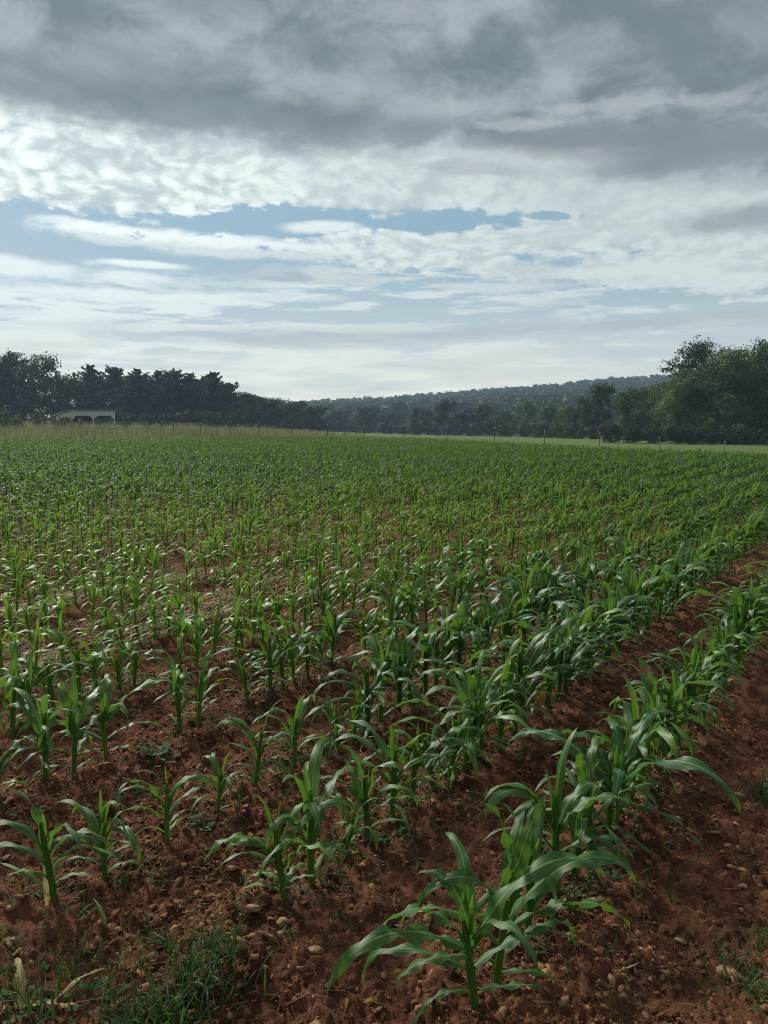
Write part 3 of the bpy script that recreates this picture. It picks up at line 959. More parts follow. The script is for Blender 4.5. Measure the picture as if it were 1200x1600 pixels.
def broadleaf(seed, H, Wd, n, leaf, low=0.0, gaps=0.15, spread=0.23, nl=16):
    """crown and trunk meshes of a broad-leaved tree, H metres tall and WD wide"""
    rng = np.random.default_rng(seed)
    lobes, limbs = [], []
    R = Wd / 2
    for i in range(nl):
        f = (i + 0.5) / nl
        zc = H * (low + 0.11 + (0.78 - low) * f)
        q = abs(2 * (zc / H) - 0.92)
        prof = max(0.05, 1 - min(1, q / 1.06) ** 2.4) ** 0.5
        a = i * 2.4 + rng.uniform(-.5, .5)
        lr = R * rng.uniform(0.24, 0.42)
        rr = max(0.0, R * prof * rng.uniform(0.80, 1.08) - lr * .8) * (1.0 if i % 3 else .45)
        lobes.append(((rr * math.cos(a), rr * math.sin(a), zc), (lr, lr, lr * rng.uniform(.65, .95))))
    lobes.append(((0, 0, H * 0.86), (R * .34, R * .34, H * .13)))
    V, Q, D = crown_from_lobes(rng, lobes, n, leaf, gaps=gaps, spread=spread)
    V[:, 2] *= H / np.percentile(V[:, 2], 99.5)
    V[:, 2] = np.maximum(V[:, 2], 0.1)
    tr = H * 0.022
    bend = rng.normal(0, .02 * H, (5, 2)); bend[0] = 0
    trunk_pts = np.array([[bend[i][0], bend[i][1], z] for i, z in enumerate((-0.3, H * .16, H * .34, H * .55, H * .80))])
    limbs.append(tube(trunk_pts, [tr * 1.35, tr, tr * .8, tr * .5, tr * .15], 8))
    for (c, r) in lobes[::1]:
        z0 = max(H * .12, c[2] - H * .22)
        k = np.interp(z0, trunk_pts[:, 2], np.arange(5))
        i0 = int(min(3, k)); p0 = trunk_pts[i0] + (trunk_pts[i0 + 1] - trunk_pts[i0]) * (k - i0)
        limbs.append(limb(p0, c, tr * .36, tr * .06, rng))
    return (V, Q, D), join(limbs)

def pine(seed, H, Wd, n, leaf):
    """crown and trunk of an open, tiered pine with upswept tufted boughs"""
    rng = np.random.default_rng(seed)
    C, N, A, limbs = [], [], [], []
    tr = H * .016
    limbs.append(tube([(0, 0, -.3), (0, 0, H * .5), (rng.normal(0, .1), 0, H * .97)], [tr * 1.2, tr * .8, tr * .1], 7))
    whorls = 17
    for w in range(whorls):
        f = w / (whorls - 1)
        z = H * (0.10 + 0.88 * f)
        reach = Wd / 2 * (min(1.0, 1.25 * (1 - f) ** .60) * 0.95 + 0.02) * rng.uniform(.6, 1.3)
        if f > .95: reach = Wd * .07
        nb = rng.integers(4, 7)
        a0 = rng.uniform(0, 6.28)
        for b in range(nb):
            a = a0 + b * 6.283 / nb + rng.normal(0, .25)
            L = reach * rng.uniform(.55, 1.15)
            rise = rng.uniform(0.05, 0.45) + 0.35 * f
            end = np.array([L * math.cos(a), L * math.sin(a), z + rise * L])
            limbs.append(limb((0, 0, z), end, tr * .3 * (1 - .6 * f), .012, rng, 4, -.1))
            tone = rng.random()
            k = max(3, int(n / (whorls * 5.5)))
            t = rng.random(k) ** (.55 + .45 * f)
            P = np.array([0, 0, z]) + (end - np.array([0, 0, z])) * t[:, None]
            P = P + rng.normal(0, 1, (k, 3)) * np.array([.35, .35, .30]) * (0.5 + 0.12 * L) * (0.30 + 0.70 * min(1, 1.5 * (1 - f)))
            C.append(P)
            N.append(rng.normal(0, 1, (k, 3)) + np.array([0, 0, .4]))
            A.append(np.stack([np.full(k, tone) * .6 + rng.random(k) * .4, rng.random(k), np.zeros(k)], -1))
    C, N, A = np.vstack(C), np.vstack(N), np.vstack(A)
    U = np.array([0, 0, 1.0]) + rng.normal(0, .6, C.shape)
    V, Q = quads_at(C, N, U, leaf * rng.uniform(.6, 1.3, len(C)), .35)
    V[:, 2] = np.maximum(V[:, 2], .1)
    V[:, 2] *= H / np.percentile(V[:, 2], 99.7)
    return (V, Q, np.repeat(A, 4, 0)), join(limbs)

def tree_meshes(geo, foliage):
    crown, trunk = geo
    V, Q, _ = trunk
    t = new_mesh("trunk", V, Q); t.materials.append(M_BARK)
    return leaf_mesh("crown", crown, foliage), t

# prototypes are ten metres tall
TREES = {
    'broad': [tree_meshes(broadleaf(11 + i, 10, w, 7000, .21, nl=nl), M_BROAD) for i, (w, nl) in enumerate(((9.5, 18), (7.5, 15), (11.0, 22)))],
    'leafy': [tree_meshes(broadleaf(21 + i, 10, w, 8000, .19, nl=nl), M_LEAFY) for i, (w, nl) in enumerate(((9.5, 20), (8.0, 17), (10.5, 24)))],
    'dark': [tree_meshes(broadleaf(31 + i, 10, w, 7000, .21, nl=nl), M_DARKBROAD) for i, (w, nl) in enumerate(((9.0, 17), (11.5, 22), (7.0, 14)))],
    'pine': [tree_meshes(pine(51 + i, 10, w, 7500, .27), M_PINE) for i, w in enumerate((9.5, 10.5, 8.6, 9.0, 11.0, 8.0))],
    'big': [tree_meshes(broadleaf(71, 10, 9.5, 19000, .135, .0, .12, nl=36), M_LEAFY), tree_meshes(broadleaf(72, 10, 8.5, 17000, .135, .0, .12, nl=32), M_LEAFY)],
    'airy': [tree_meshes(broadleaf(75, 10, 9.4, 20000, .12, .12, .15, .16, nl=34), M_DARKBROAD)],
    'shrub': [tree_meshes(broadleaf(81 + i, 10, 14.0, 2200, .5, .0, .10, nl=12), M_PALE) for i in range(2)],
    'under': [tree_meshes(broadleaf(91 + i, 10, 20.0, 4200, .40, .0, .05, nl=16), M_DARKBROAD) for i in range(2)],
}

def sight(px, py, Y):
    """x and z at distance Y along the sight line through (px, py) of the 1200 x 1600 frame"""
    u, v = (px - 600.0) / FPX, (py - 800.0) / FPX
    t = Y / (cP - v * sP)
    return u * t, EYE - t * (sP + v * cP)

_tn = [0]
def tree(kind, variant, px, ptop, Y, label, cat="tree", group=None, wide=1.0, name=None, sink=0.0):
    _tn[0] += 1
    rr = random.Random(_tn[0] * 7)
    x, ztop = sight(px, ptop, Y)
    z = float(land(np.array([x]), np.array([Y]))[0]) - sink
    H = max(1.2, ztop - z)
    k = H / 10.0
    crown, trunk = TREES[kind][variant % len(TREES[kind])]
    root = thing(name or ("pine_tree" if kind == 'pine' else "tree"), label, cat, (x, Y, z), rr.uniform(0, 6.28), group, (k * wide, k * wide, k))
    add_obj("trunk", trunk, None, root)
    add_obj("crown", crown, None, root)
    return root

G_LEFT, G_MID, G_RIGHT = "trees in the wood behind the shed", "trees along the far side of the pasture", "trees at the right edge of the pasture"
# left wood, from the left edge of the photograph to the gap in the middle
for kind, var, px, top, Y, wide, label in (
    ('dark', 1, -22, 556, 150, 1.0, "dark broadleaf tree cut off by the left edge of the photo"),
    ('dark', 0, 14, 551, 152, .85, "tall dark round-topped tree, leftmost whole one in the wood"),
    ('dark', 1, 64, 556, 150, .95, "broad dark tree with a bumpy crown up and left of the white shed"),
    ('dark', 2, 104, 592, 160, 1.0, "lower dark tree in the dip between the broad tree and the pines"),
    ('pine', 0, 141, 571, 152, 1.0, "first pine from the left, directly above the shed roof"),
    ('pine', 1, 179, 574, 155, .9, "slim pine just right of the shed roof end"),
    ('pine', 5, 214, 577, 150, 1.1, "pine with a pointed top right of the shed, third from the left"),
    ('pine', 3, 247, 580, 153, 1.1, "fourth pine from the left in the wood"),
    ('pine', 4, 272, 579, 150, 1.0, "fifth pine from the left in the wood"),
    ('pine', 5, 296, 584, 152, 1.0, "sixth pine from the left, close beside the open-topped one"),
    ('pine', 2, 333, 582, 150, 1.0, "last tall pine at the right end of the pine row"),
    ('pine', 4, 355, 598, 154, .9, "lower pine leaning out from the right end of the pine row"),
    ('dark', 2, 384, 614, 175, 1.1, "low broadleaf tree just right of the last pine"),
    ('dark', 0, 408, 620, 190, 1.1, "second low dark tree right of the pine row"),
    ('dark', 1, 438, 622, 200, 1.0, "rounded dark tree left of the gap in the woods"),
    ('dark', 2, 470, 627, 210, 1.2, "small dark tree beside the left end of the far hill"),
    ('dark', 0, 497, 633, 225, 1.1, "dark tree where the left wood meets the far hill"),
):
    tree(kind, var, px, top, Y, label, group=G_LEFT, wide=wide)
# trees that fill the wood behind the first rank
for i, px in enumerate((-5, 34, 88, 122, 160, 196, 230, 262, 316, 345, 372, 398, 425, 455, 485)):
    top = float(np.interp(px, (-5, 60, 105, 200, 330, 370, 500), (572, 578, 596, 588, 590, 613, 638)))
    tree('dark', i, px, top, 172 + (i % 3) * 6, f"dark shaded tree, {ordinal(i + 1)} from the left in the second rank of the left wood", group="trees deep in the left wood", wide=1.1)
# the middle: dark bushy trees on low ground, hill behind
for kind, var, px, top, Y, wide, label in (
    ('dark', 1, 528, 640, 245, 1.1, "dark low tree at the left of the middle group"),
    ('dark', 1, 572, 634, 240, 1.15, "wide dark round tree in the middle of the skyline dip"),
    ('dark', 0, 610, 646, 250, 1.1, "low dark tree right of the wide round one"),
    ('broad', 0, 622, 627, 330, .9, "paler round tree standing alone at the foot of the hill"),
    ('dark', 2, 652, 637, 235, 1.1, "dark narrow tree right of the pale round one"),
    ('dark', 0, 694, 624, 215, 1.0, "large dark dome-shaped tree right of the middle of the photo"),
    ('broad', 1, 668, 640, 230, 1.0, "grey green tree tucked to the left of the large dark dome"),
    ('dark', 1, 750, 632, 200, .9, "broad dark tree with a flat round crown right of the dome"),
    ('dark', 0, 722, 645, 205, 1.0, "low dark tree between the dome and the flat-crowned tree"),
    ('broad', 2, 790, 640, 195, .9, "mid green low tree right of the flat-crowned tree"),
    ('leafy', 0, 824, 627, 180, .9, "green rounded tree left of the two pale green ones"),
    ('leafy', 1, 862, 633, 165, 1.0, "first pale green tree left of the dark upright tree"),
    ('leafy', 2, 888, 632, 160, .9, "second pale green tree beside the dark upright tree"),
    ('dark', 2, 912, 622, 150, .9, "small dark tree at the left foot of the dark upright tree"),
    ('dark', 0, 938, 599, 142, .80, "dark upright tree that stands out against the pale trees"),
):
    tree(kind, var, px, top, Y, label, group=G_MID, wide=wide)
# the tall wood on the right
for kind, var, px, top, Y, wide, label in (
    ('leafy', 0, 985, 608, 128, .95, "mid green tree left of the tall wood, right of the dark upright tree"),
    ('leafy', 2, 1030, 604, 122, .9, "green tree at the lower left of the tallest open-crowned tree"),
    ('airy', 0, 1098, 533, 112, .98, "tallest tree, with open crown showing sky between its limbs"),
    ('big', 1, 1066, 580, 108, .95, "leafy tree in front of the open-crowned one, left side"),
    ('big', 0, 1138, 548, 104, 1.0, "big full-crowned tree right of the open-crowned one"),
    ('big', 1, 1188, 535, 106, .95, "tall pale-topped tree at the right edge of the photo"),
    ('big', 0, 1240, 540, 104, 1.0, "large tree cut off by the right edge of the photo"),
    ('big', 1, 1290, 530, 108, 1.0, "tree just outside the right edge, its boughs reaching in"),
):
    tree(kind, var, px, top, Y, label, group=G_RIGHT, wide=wide)
for i, px in enumerate((1010, 1052, 1092, 1150, 1205, 1260)):
    tree('broad', i, px, float(np.interp(px, (1000, 1080, 1250), (610, 585, 565))), 128 + 5 * (i % 2), f"shaded tree, {ordinal(i + 1)} from the left behind the front trees of the right wood", group="trees deep in the right wood", wide=1.1)
# undergrowth along the foot of the woods
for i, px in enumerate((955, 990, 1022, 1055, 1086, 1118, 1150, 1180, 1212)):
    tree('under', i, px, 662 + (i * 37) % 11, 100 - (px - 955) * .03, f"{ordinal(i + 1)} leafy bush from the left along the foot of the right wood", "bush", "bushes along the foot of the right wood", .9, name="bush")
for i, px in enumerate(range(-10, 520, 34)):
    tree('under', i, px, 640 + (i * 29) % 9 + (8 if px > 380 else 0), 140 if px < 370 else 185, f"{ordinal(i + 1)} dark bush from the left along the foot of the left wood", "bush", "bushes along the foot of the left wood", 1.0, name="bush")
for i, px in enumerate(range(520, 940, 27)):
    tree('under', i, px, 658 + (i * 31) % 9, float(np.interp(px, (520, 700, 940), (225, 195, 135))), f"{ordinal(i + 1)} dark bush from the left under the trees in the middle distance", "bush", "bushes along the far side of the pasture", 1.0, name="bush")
# pale shrubs in the unmown grass by the shed
for i, (px, top, Y, w, label) in enumerate((
    (6, 642, 92, 1.0, "pale shrub at the left edge of the photo, left of the shed"), (28, 648, 90, 1.0, "low pale shrub second from the left edge"),
    (60, 641, 92, .8, "pale round shrub just left of the shed wall"), (84, 652, 88, .8, "small shrub against the shed's side wall"),
    (107, 651, 90, .7, "small shrub by the front corner of the shed"), (98, 649, 92, .7, "bushy pale shrub hiding the foot of the shed wall"), (126, 654, 92, .7, "shrub in front of the shed's first bay"), (152, 652, 92, .6, "shrub in front of the shed's second bay"),
    (196, 650, 90, .8, "shrub right of the shed's corner post"), (226, 656, 88, .8, "low shrub in the grass right of the shed"), (256, 658, 86, .8, "lowest shrub farthest right in the grass"))):
    tree('shrub', i, px, top, Y, label, "shrub", "shrubs in the unmown grass", w * .8, name="shrub")

# wood on the far hills, one mass
def build_hill_wood():
    rng = np.random.default_rng(9)
    base = []
    for j in range(6):
        (V, Q, D), _ = broadleaf(200 + j, 10, 10.5, 420, .80, .0, .05, nl=9)
        base.append((V, Q, D))
    VV, QQ, DD, off = [], [], [], 0
    pts = []
    for _ in range(9000):
        x, y = rng.uniform(-130, 420), rng.uniform(330, 830)
        if abs(x / y) > .62 or y < 345 + max(0, 80 - abs(x - 10)) * .3:
            continue
        if y > 640 and rng.random() < .5:
            continue
        pts.append((x, y))
    pts = np.array(pts)[:3000]
    z = land(pts[:, 0], pts[:, 1])
    for (x, y), zz in zip(pts, z):
        V, Q, D = base[rng.integers(6)]
        k = rng.uniform(.7, 1.35)
        a = rng.uniform(0, 6.28); c, s = math.cos(a), math.sin(a)
        P = np.stack([(V[:, 0] * c - V[:, 1] * s) * k + x, (V[:, 0] * s + V[:, 1] * c) * k + y, V[:, 2] * k + zz], -1)
        d = D.copy(); d[:, 0] = d[:, 0] * .5 + rng.uniform(-.25, .6)
        VV.append(P); QQ.append(Q + off); DD.append(d); off += len(P)
    me = leaf_mesh("hill_forest", (np.vstack(VV), np.vstack(QQ), np.vstack(DD)), M_BROAD)
    tag(add_obj("hill_forest", me), "hazy unbroken wood covering the far hills", "forest", None, 'stuff')
build_hill_wood()
# ------------------------------------------------------------------ plain materials
def plain(name, a, b, scale=8.0, rough=0.8, metal=0.0, spec=0.3, detail=5, bump=0.0, coords='Object'):
    m, T, out = material(name)
    pos = T.node('ShaderNodeTexCoord').outputs[coords]
    n = T.noise(pos, scale, detail, 0.62)
    bs = T.node('ShaderNodeBsdfPrincipled')
    T.link(T.mix(T.smooth(n, 0.3, 0.7), a, b), bs.inputs['Base Color'])
    bs.inputs['Roughness'].default_value = rough
    bs.inputs['Metallic'].default_value = metal
    bs.inputs['Specular IOR Level'].default_value = spec
    if bump:
        bp = T.node('ShaderNodeBump'); bp.inputs['Strength'].default_value = bump; bp.inputs['Distance'].default_value = .01
        T.link(n, bp.inputs['Height']); T.link(bp.outputs[0], bs.inputs['Normal'])
    T.link(bs.outputs[0], out.inputs['Surface'])
    return m

M_WHITEWOOD = plain("weathered_white_boards", (0.48, 0.52, 0.55), (0.64, 0.67, 0.70), 3.0)
M_ROOF = plain("dull_metal_roof", (0.16, 0.16, 0.165), (0.30, 0.30, 0.31), 2.0, 0.5, 0.3)
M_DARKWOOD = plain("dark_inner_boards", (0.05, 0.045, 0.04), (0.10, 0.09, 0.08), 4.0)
M_POST = plain("dark_green_steel", (0.025, 0.03, 0.026), (0.07, 0.065, 0.055), 20, 0.6)
M_WHITETIP = plain("white_paint", (0.5, 0.5, 0.48), (0.62, 0.62, 0.6), 30, 0.6)
M_WIRE = plain("galvanised_wire", (0.12, 0.12, 0.12), (0.22, 0.22, 0.22), 30, 0.5, 0.6)
M_BIRD = plain("black_feathers", (0.012, 0.012, 0.014), (0.03, 0.03, 0.035), 20, 0.6)

def box_geo(x0, x1, y0, y1, z0, z1):
    V = np.array([[x, y, z] for z in (z0, z1) for y in (y0, y1) for x in (x0, x1)], float)
    Q = np.array([[0, 2, 3, 1], [4, 5, 7, 6], [0, 1, 5, 4], [2, 6, 7, 3], [0, 4, 6, 2], [1, 3, 7, 5]])
    return V, Q

def merge(geos):
    V, Q, o = [], [], 0
    for v, q in geos:
        V.append(v); Q.append(np.asarray(q) + o); o += len(v)
    return np.vstack(V), np.vstack(Q)

def solid(name, geos, mat, parent=None, bevel=0.0, smooth=False):
    V, Q = merge(geos)
    me = new_mesh(name, V, Q, smooth=smooth)
    if bevel:
        bm = bmesh.new(); bm.from_mesh(me)
        bmesh.ops.bevel(bm, geom=bm.edges[:], offset=bevel, segments=1, affect='EDGES')
        bm.to_mesh(me); bm.free()
    return add_obj(name, me, mat, parent)

def prism(poly, y0, y1):
    """polygon in x, z swept along y"""
    n = len(poly)
    V = np.array([[p[0], y0, p[1]] for p in poly] + [[p[0], y1, p[1]] for p in poly], float)
    return V, n

def prism_obj(name, polys, mat, parent):
    """several swept polygons (poly, y0, y1) as one mesh"""
    bm = bmesh.new()
    for poly, y0, y1 in polys:
        a = [bm.verts.new((p[0], y0, p[1])) for p in poly]
        b = [bm.verts.new((p[0], y1, p[1])) for p in poly]
        bm.faces.new(a); bm.faces.new(b[::-1])
        n = len(poly)
        for i in range(n):
            bm.faces.new((a[i], b[i], b[(i + 1) % n], a[(i + 1) % n]))
    bmesh.ops.recalc_face_normals(bm, faces=bm.faces[:])
    me = bpy.data.meshes.new(name); bm.to_mesh(me); bm.free()
    return add_obj(name, me, mat, parent)

# ------------------------------------------------------------------ open-fronted shed
def build_shed():
    x, _ = sight(146, 650, 112.0)
    y = 112.0
    z = float(land(np.array([x]), np.array([y]))[0])
    _, zt = sight(146, 640.5, y)
    H = zt - z
    t = thing("open_shed", "white open-fronted pole shed with a low sloping roof in the tall grass at left", "shed", (x, y, z), rad(42))
    Wd, D = 6.4, 6.2
    hb = H - 0.75                        # eaves at the back
    w = Wd / 2
    # posts along the open front
    for px in (-w + .09, 0.0, w - .09):
        solid("post", [box_geo(px - .09, px + .09, 0, .18, -.2, H - .34)], M_WHITEWOOD, t, .01)
    # front fascia with chamfered corners under it
    fas = [([(-w, H - .82), (w, H - .82), (w, H - .12), (-w, H - .12)], -.03, -.001)]
    solid_f = prism_obj("fascia", fas, M_WHITEWOOD, t)
    br = []
    for c, sgn in ((-w + .18, 1), (-.09, -1), (.09, 1), (w - .18, -1)):
        br.append(([(c, H - 1.28), (c + sgn * .10, H - 1.28), (c + sgn * .50, H - .822), (c, H - .822)], -.028, .06))
    for one in br:
        prism_obj("knee_brace", [one], M_WHITEWOOD, t)
    # side and back walls, boards with small grooves
    for name, xx in (("side_wall", -w), ("side_wall", w - .05)):
        bm = bmesh.new()
        n = 26
        for i in range(n):
            y0, y1 = .185 + (D - .2) * i / n + .006, .185 + (D - .2) * (i + 1) / n - .006
            top = lambda yy: H - .16 - (H - hb) * yy / D
            vs = [bm.verts.new(p) for p in ((xx, y0, -.1), (xx, y1, -.1), (xx, y1, top(y1)), (xx, y0, top(y0)),
                                            (xx + .04, y0, -.1), (xx + .04, y1, -.1), (xx + .04, y1, top(y1)), (xx + .04, y0, top(y0)))]
            for f in ((0, 1, 2, 3), (7, 6, 5, 4), (0, 3, 7, 4), (1, 5, 6, 2), (3, 2, 6, 7), (0, 4, 5, 1)):
                bm.faces.new([vs[k] for k in f])
        bmesh.ops.recalc_face_normals(bm, faces=bm.faces[:])
        me = bpy.data.meshes.new(name); bm.to_mesh(me); bm.free()
        add_obj(name, me, M_WHITEWOOD, t)
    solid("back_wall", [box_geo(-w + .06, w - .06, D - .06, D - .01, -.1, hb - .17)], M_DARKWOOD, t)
    # sloping roof sheet with an overhang, and rafters below it
    ov = .35
    sl = (H - hb) / D
    V = np.array([[-w - ov, -ov, H + sl * ov], [w + ov, -ov, H + sl * ov], [w + ov, D + ov, hb - sl * ov], [-w - ov, D + ov, hb - sl * ov]])
    V2 = V.copy(); V2[:, 2] -= .07
    Vr = np.vstack([V, V2]); Qr = np.array([[0, 1, 2, 3], [7, 6, 5, 4], [0, 4, 5, 1], [1, 5, 6, 2], [2, 6, 7, 3], [3, 7, 4, 0]])
    roof = add_obj("roof", new_mesh("roof", Vr, Qr, smooth=False), M_ROOF, t)
    ribs = []
    for i in range(15):
        xx = -w - ov + .05 + (2 * (w + ov) - .1) * i / 14
        v, q = box_geo(xx - .02, xx + .02, -ov, D + ov, 0.003, .035)
        v[:, 2] += H - sl * v[:, 1]
        ribs.append((v, q))
    solid("seam", ribs, M_ROOF, roof)
    raf = []
    for i in range(7):
        xx = -w + .25 + (2 * w - .5) * i / 6
        v, q = box_geo(xx - .03, xx + .03, .07, D - .1, -.20, -.075)
        v[:, 2] += H - sl * v[:, 1]
        raf.append((v, q))
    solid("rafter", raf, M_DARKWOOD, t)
build_shed()

# ------------------------------------------------------------------ steel-post wire fence beyond the corn
def build_fence():
    P0 = np.array([0.4425 * 44.0, 44.0])
    step = np.array([-ROW_NRM[0], -ROW_NRM[1]]) * 0.083 * 44.0
    pts = [P0 + step * k for k in range(-4, 18)]
    pts = [(p[0], p[1], float(land(np.array([p[0]]), np.array([p[1]]))[0])) for p in pts]
    t = thing("wire_fence", "wire fence on dark steel posts with white tips beyond the far corn rows", "fence", pts[4])
    o0 = np.array(pts[4])
    rr = random.Random(4)
    for p in pts:
        q = np.array(p) - o0
        lean = (rr.gauss(0, .03), rr.gauss(0, .03))
        h = 1.32 + rr.uniform(-.06, .06)
        # T-section: a flange and a web, with studs on the flange
        g = [box_geo(-.022, .022, -.003, .003, -.3, h), box_geo(-.003, .003, .0035, .03, -.3, h)]
        g += [box_geo(-.008, .008, -.014, -.0035, .2 + .12 * k, .23 + .12 * k) for k in range(8)]
        a = solid("post", g, M_POST, t)
        a.location = q; a.rotation_euler = (lean[0], lean[1], rad(35) + rr.gauss(0, .2))
        c = solid("tip", [box_geo(-.026, .026, -.007, .034, h - .075, h + .004)], M_WHITETIP, a)
    for hh in (.45, .85, 1.2):
        path = []
        for p0, p1 in zip(pts[:-1], pts[1:]):
            for f in np.linspace(0, 1, 6, endpoint=False):
                q = np.array(p0) * (1 - f) + np.array(p1) * f - o0
                q[2] += hh - .03 * math.sin(math.pi * f)
                path.append(q)
        V, Q, _ = tube(path, [.0022] * len(path), 4)
        add_obj("wire", new_mesh("wire", V, Q), M_WIRE, t)
build_fence()

# ------------------------------------------------------------------ a bird far off in the sky
def build_bird():
    x, z = sight(945, 447, 95.0)
    t = thing("bird", "tiny black bird flying in the pale sky above the right-hand hill", "bird", (x, 95.0, z), rad(60))
    body = tube([(-.16, 0, 0), (-.10, 0, .02), (0, 0, .02), (.10, 0, .025), (.16, 0, .03), (.20, 0, .02)], [.012, .035, .055, .045, .032, .006], 8)
    add_obj("body", new_mesh("body", body[0], body[1]), M_BIRD, t)
    for s in (1, -1):
        V = []
        for f, zz, ch in ((0.04, .03, .13), (.16, .09, .14), (.30, .10, .10), (.42, .06, .03)):
            V += [(ch * .5, s * f, zz), (-ch * .6, s * f, zz - .01)]
        V = np.array(V); n = len(V)
        V2 = V - np.array([0, 0, .008])
        Q = [[2 * i, 2 * i + 1, 2 * i + 3, 2 * i + 2] for i in range(3)] + [[n + 2 * i, n + 2 * i + 2, n + 2 * i + 3, n + 2 * i + 1] for i in range(3)]
        Q += [[2 * i, 2 * i + 2, n + 2 * i + 2, n + 2 * i] for i in range(3)] + [[2 * i + 1, n + 2 * i + 1, n + 2 * i + 3, 2 * i + 3] for i in range(3)]
        add_obj("wing", new_mesh("wing", np.vstack([V, V2]), np.array(Q)), M_BIRD, t)
    v, q = box_geo(-.30, -.13, -.04, .04, .0, .012)
    v[0::2, 1] *= 1.3
    add_obj("tail", new_mesh("tail", v, q, smooth=False), M_BIRD, t)
build_bird()

# ------------------------------------------------------------------ stones and clods
def stone_material(name, cols, spots):
    m, T, out = material(name)
    pos = T.node('ShaderNodeNewGeometry').outputs['Position']
    d = X(T, T.attr("hue").outputs['Fac'])
    rnd = X(T, T.node('ShaderNodeObjectInfo').outputs['Random'])
    n = T.noise(pos, 45.0, 5, 0.7)
    n2 = T.noise(pos, 240.0, 3, 0.7)
    col = T.mix(d, cols[0], cols[1])
    col = T.mix(T.smooth(n + (n2 - .5) * .5, .35, .68) * 0.7, col, spots)
    bs = T.node('ShaderNodeBsdfPrincipled')
    T.link(col, bs.inputs['Base Color'])
    bs.inputs['Roughness'].default_value = .92
    bs.inputs['Specular IOR Level'].default_value = .15
    b = T.node('ShaderNodeBump'); b.inputs['Strength'].default_value = .7; b.inputs['Distance'].default_value = .006
    T.link(n * .6 + n2 * .4, b.inputs['Height']); T.link(b.outputs[0], bs.inputs['Normal'])
    T.link(bs.outputs[0], out.inputs['Surface'])
    return m

M_CLOD = stone_material("soil_clods", ((0.066, 0.027, 0.013), (0.42, 0.245, 0.130)), (0.17, 0.073, 0.036))
M_STONE = stone_material("field_stone", ((0.24, 0.135, 0.072), (0.44, 0.33, 0.21)), (0.20, 0.10, 0.052))

def rock(rng, pts=13, flat=1.0, chip=0.0):
    """an angular stone: the hull of random points on a squat ellipsoid; CHIP rounds its edges a little"""
    p = rng.normal(size=(pts, 3)); p /= np.linalg.norm(p, axis=1)[:, None]
    p *= rng.uniform(.62, 1.0, (pts, 1)) * np.array([rng.uniform(.95, 1.4), rng.uniform(.65, 1.0), rng.uniform(.32, .66) * flat])
    bm = bmesh.new()
    vs = [bm.verts.new(q) for q in p]
    bmesh.ops.convex_hull(bm, input=vs)
    loose = [v for v in bm.verts if not v.link_faces]
    bmesh.ops.delete(bm, geom=loose, context='VERTS')
    if chip:
        bmesh.ops.bevel(bm, geom=bm.edges[:], offset=chip, segments=2, affect='EDGES')
    bmesh.ops.triangulate(bm, faces=bm.faces[:])
    bm.verts.index_update()
    V = np.array([v.co[:] for v in bm.verts]); F = np.array([[v.index for v in f.verts] for f in bm.faces])
    bm.free()
    return V, F

def build_clods():
    rng = np.random.default_rng(12)
    base_hi = [rock(rng, 12, 1.0, .012) for _ in range(14)]
    base_lo = [rock(rng, 9) for _ in range(20)]
    VV, FF, HH, off = [], [], [], 0
    N = 125000
    d = 1.5 + 8.5 * rng.random(N) ** 1.25
    a = np.radians(rng.uniform(-36, 36, N))
    x, y = d * np.sin(a), d * np.cos(a)
    dens = fbm(x * 1.7, y * 1.7, 3, 61)
    keep = (rng.random(N) < np.clip((dens - .25) * 2.6, .12, 1)) & (in_field(x, y) > .2)
    x, y = x[keep], y[keep]; n = len(x)
    size = .0046 * (1 - rng.random(n)) ** -.56
    size = np.clip(size * (0.8 + .05 * np.hypot(x, y)), .0025, .021)
    z = ground_z(x, y)
    for i in range(n):
        V, F = base_hi[rng.integers(14)] if size[i] > .016 and np.hypot(x[i], y[i]) < 5 else base_lo[rng.integers(20)]
        an = rng.uniform(0, 6.28); c, s = math.cos(an), math.sin(an)
        tl = rng.normal(0, .35, 2)
        P = np.stack([V[:, 0] * c - V[:, 1] * s, V[:, 0] * s + V[:, 1] * c, V[:, 2] + tl[0] * V[:, 0] + tl[1] * V[:, 1]], -1) * size[i]
        P += np.array([x[i], y[i], z[i] + size[i] * rng.uniform(-.05, .3)])
        VV.append(P); FF.append(F + off); off += len(P)
        hue = np.clip(rng.beta(1.4, 2.3) + (.40 if rng.random() < .14 else 0), 0, 1)
        HH.append(np.full(len(P), hue))
    me = new_mesh("soil_clods", np.vstack(VV), None, np.vstack(FF), smooth=False)
    set_attr(me, "hue", np.concatenate(HH))
    me.materials.append(M_CLOD)
    tag(add_obj("soil_clods", me), "reddish crumbs, clods and small pebbles strewn over the worked soil", "clods", None, 'stuff')
    print("clods", n)
build_clods()

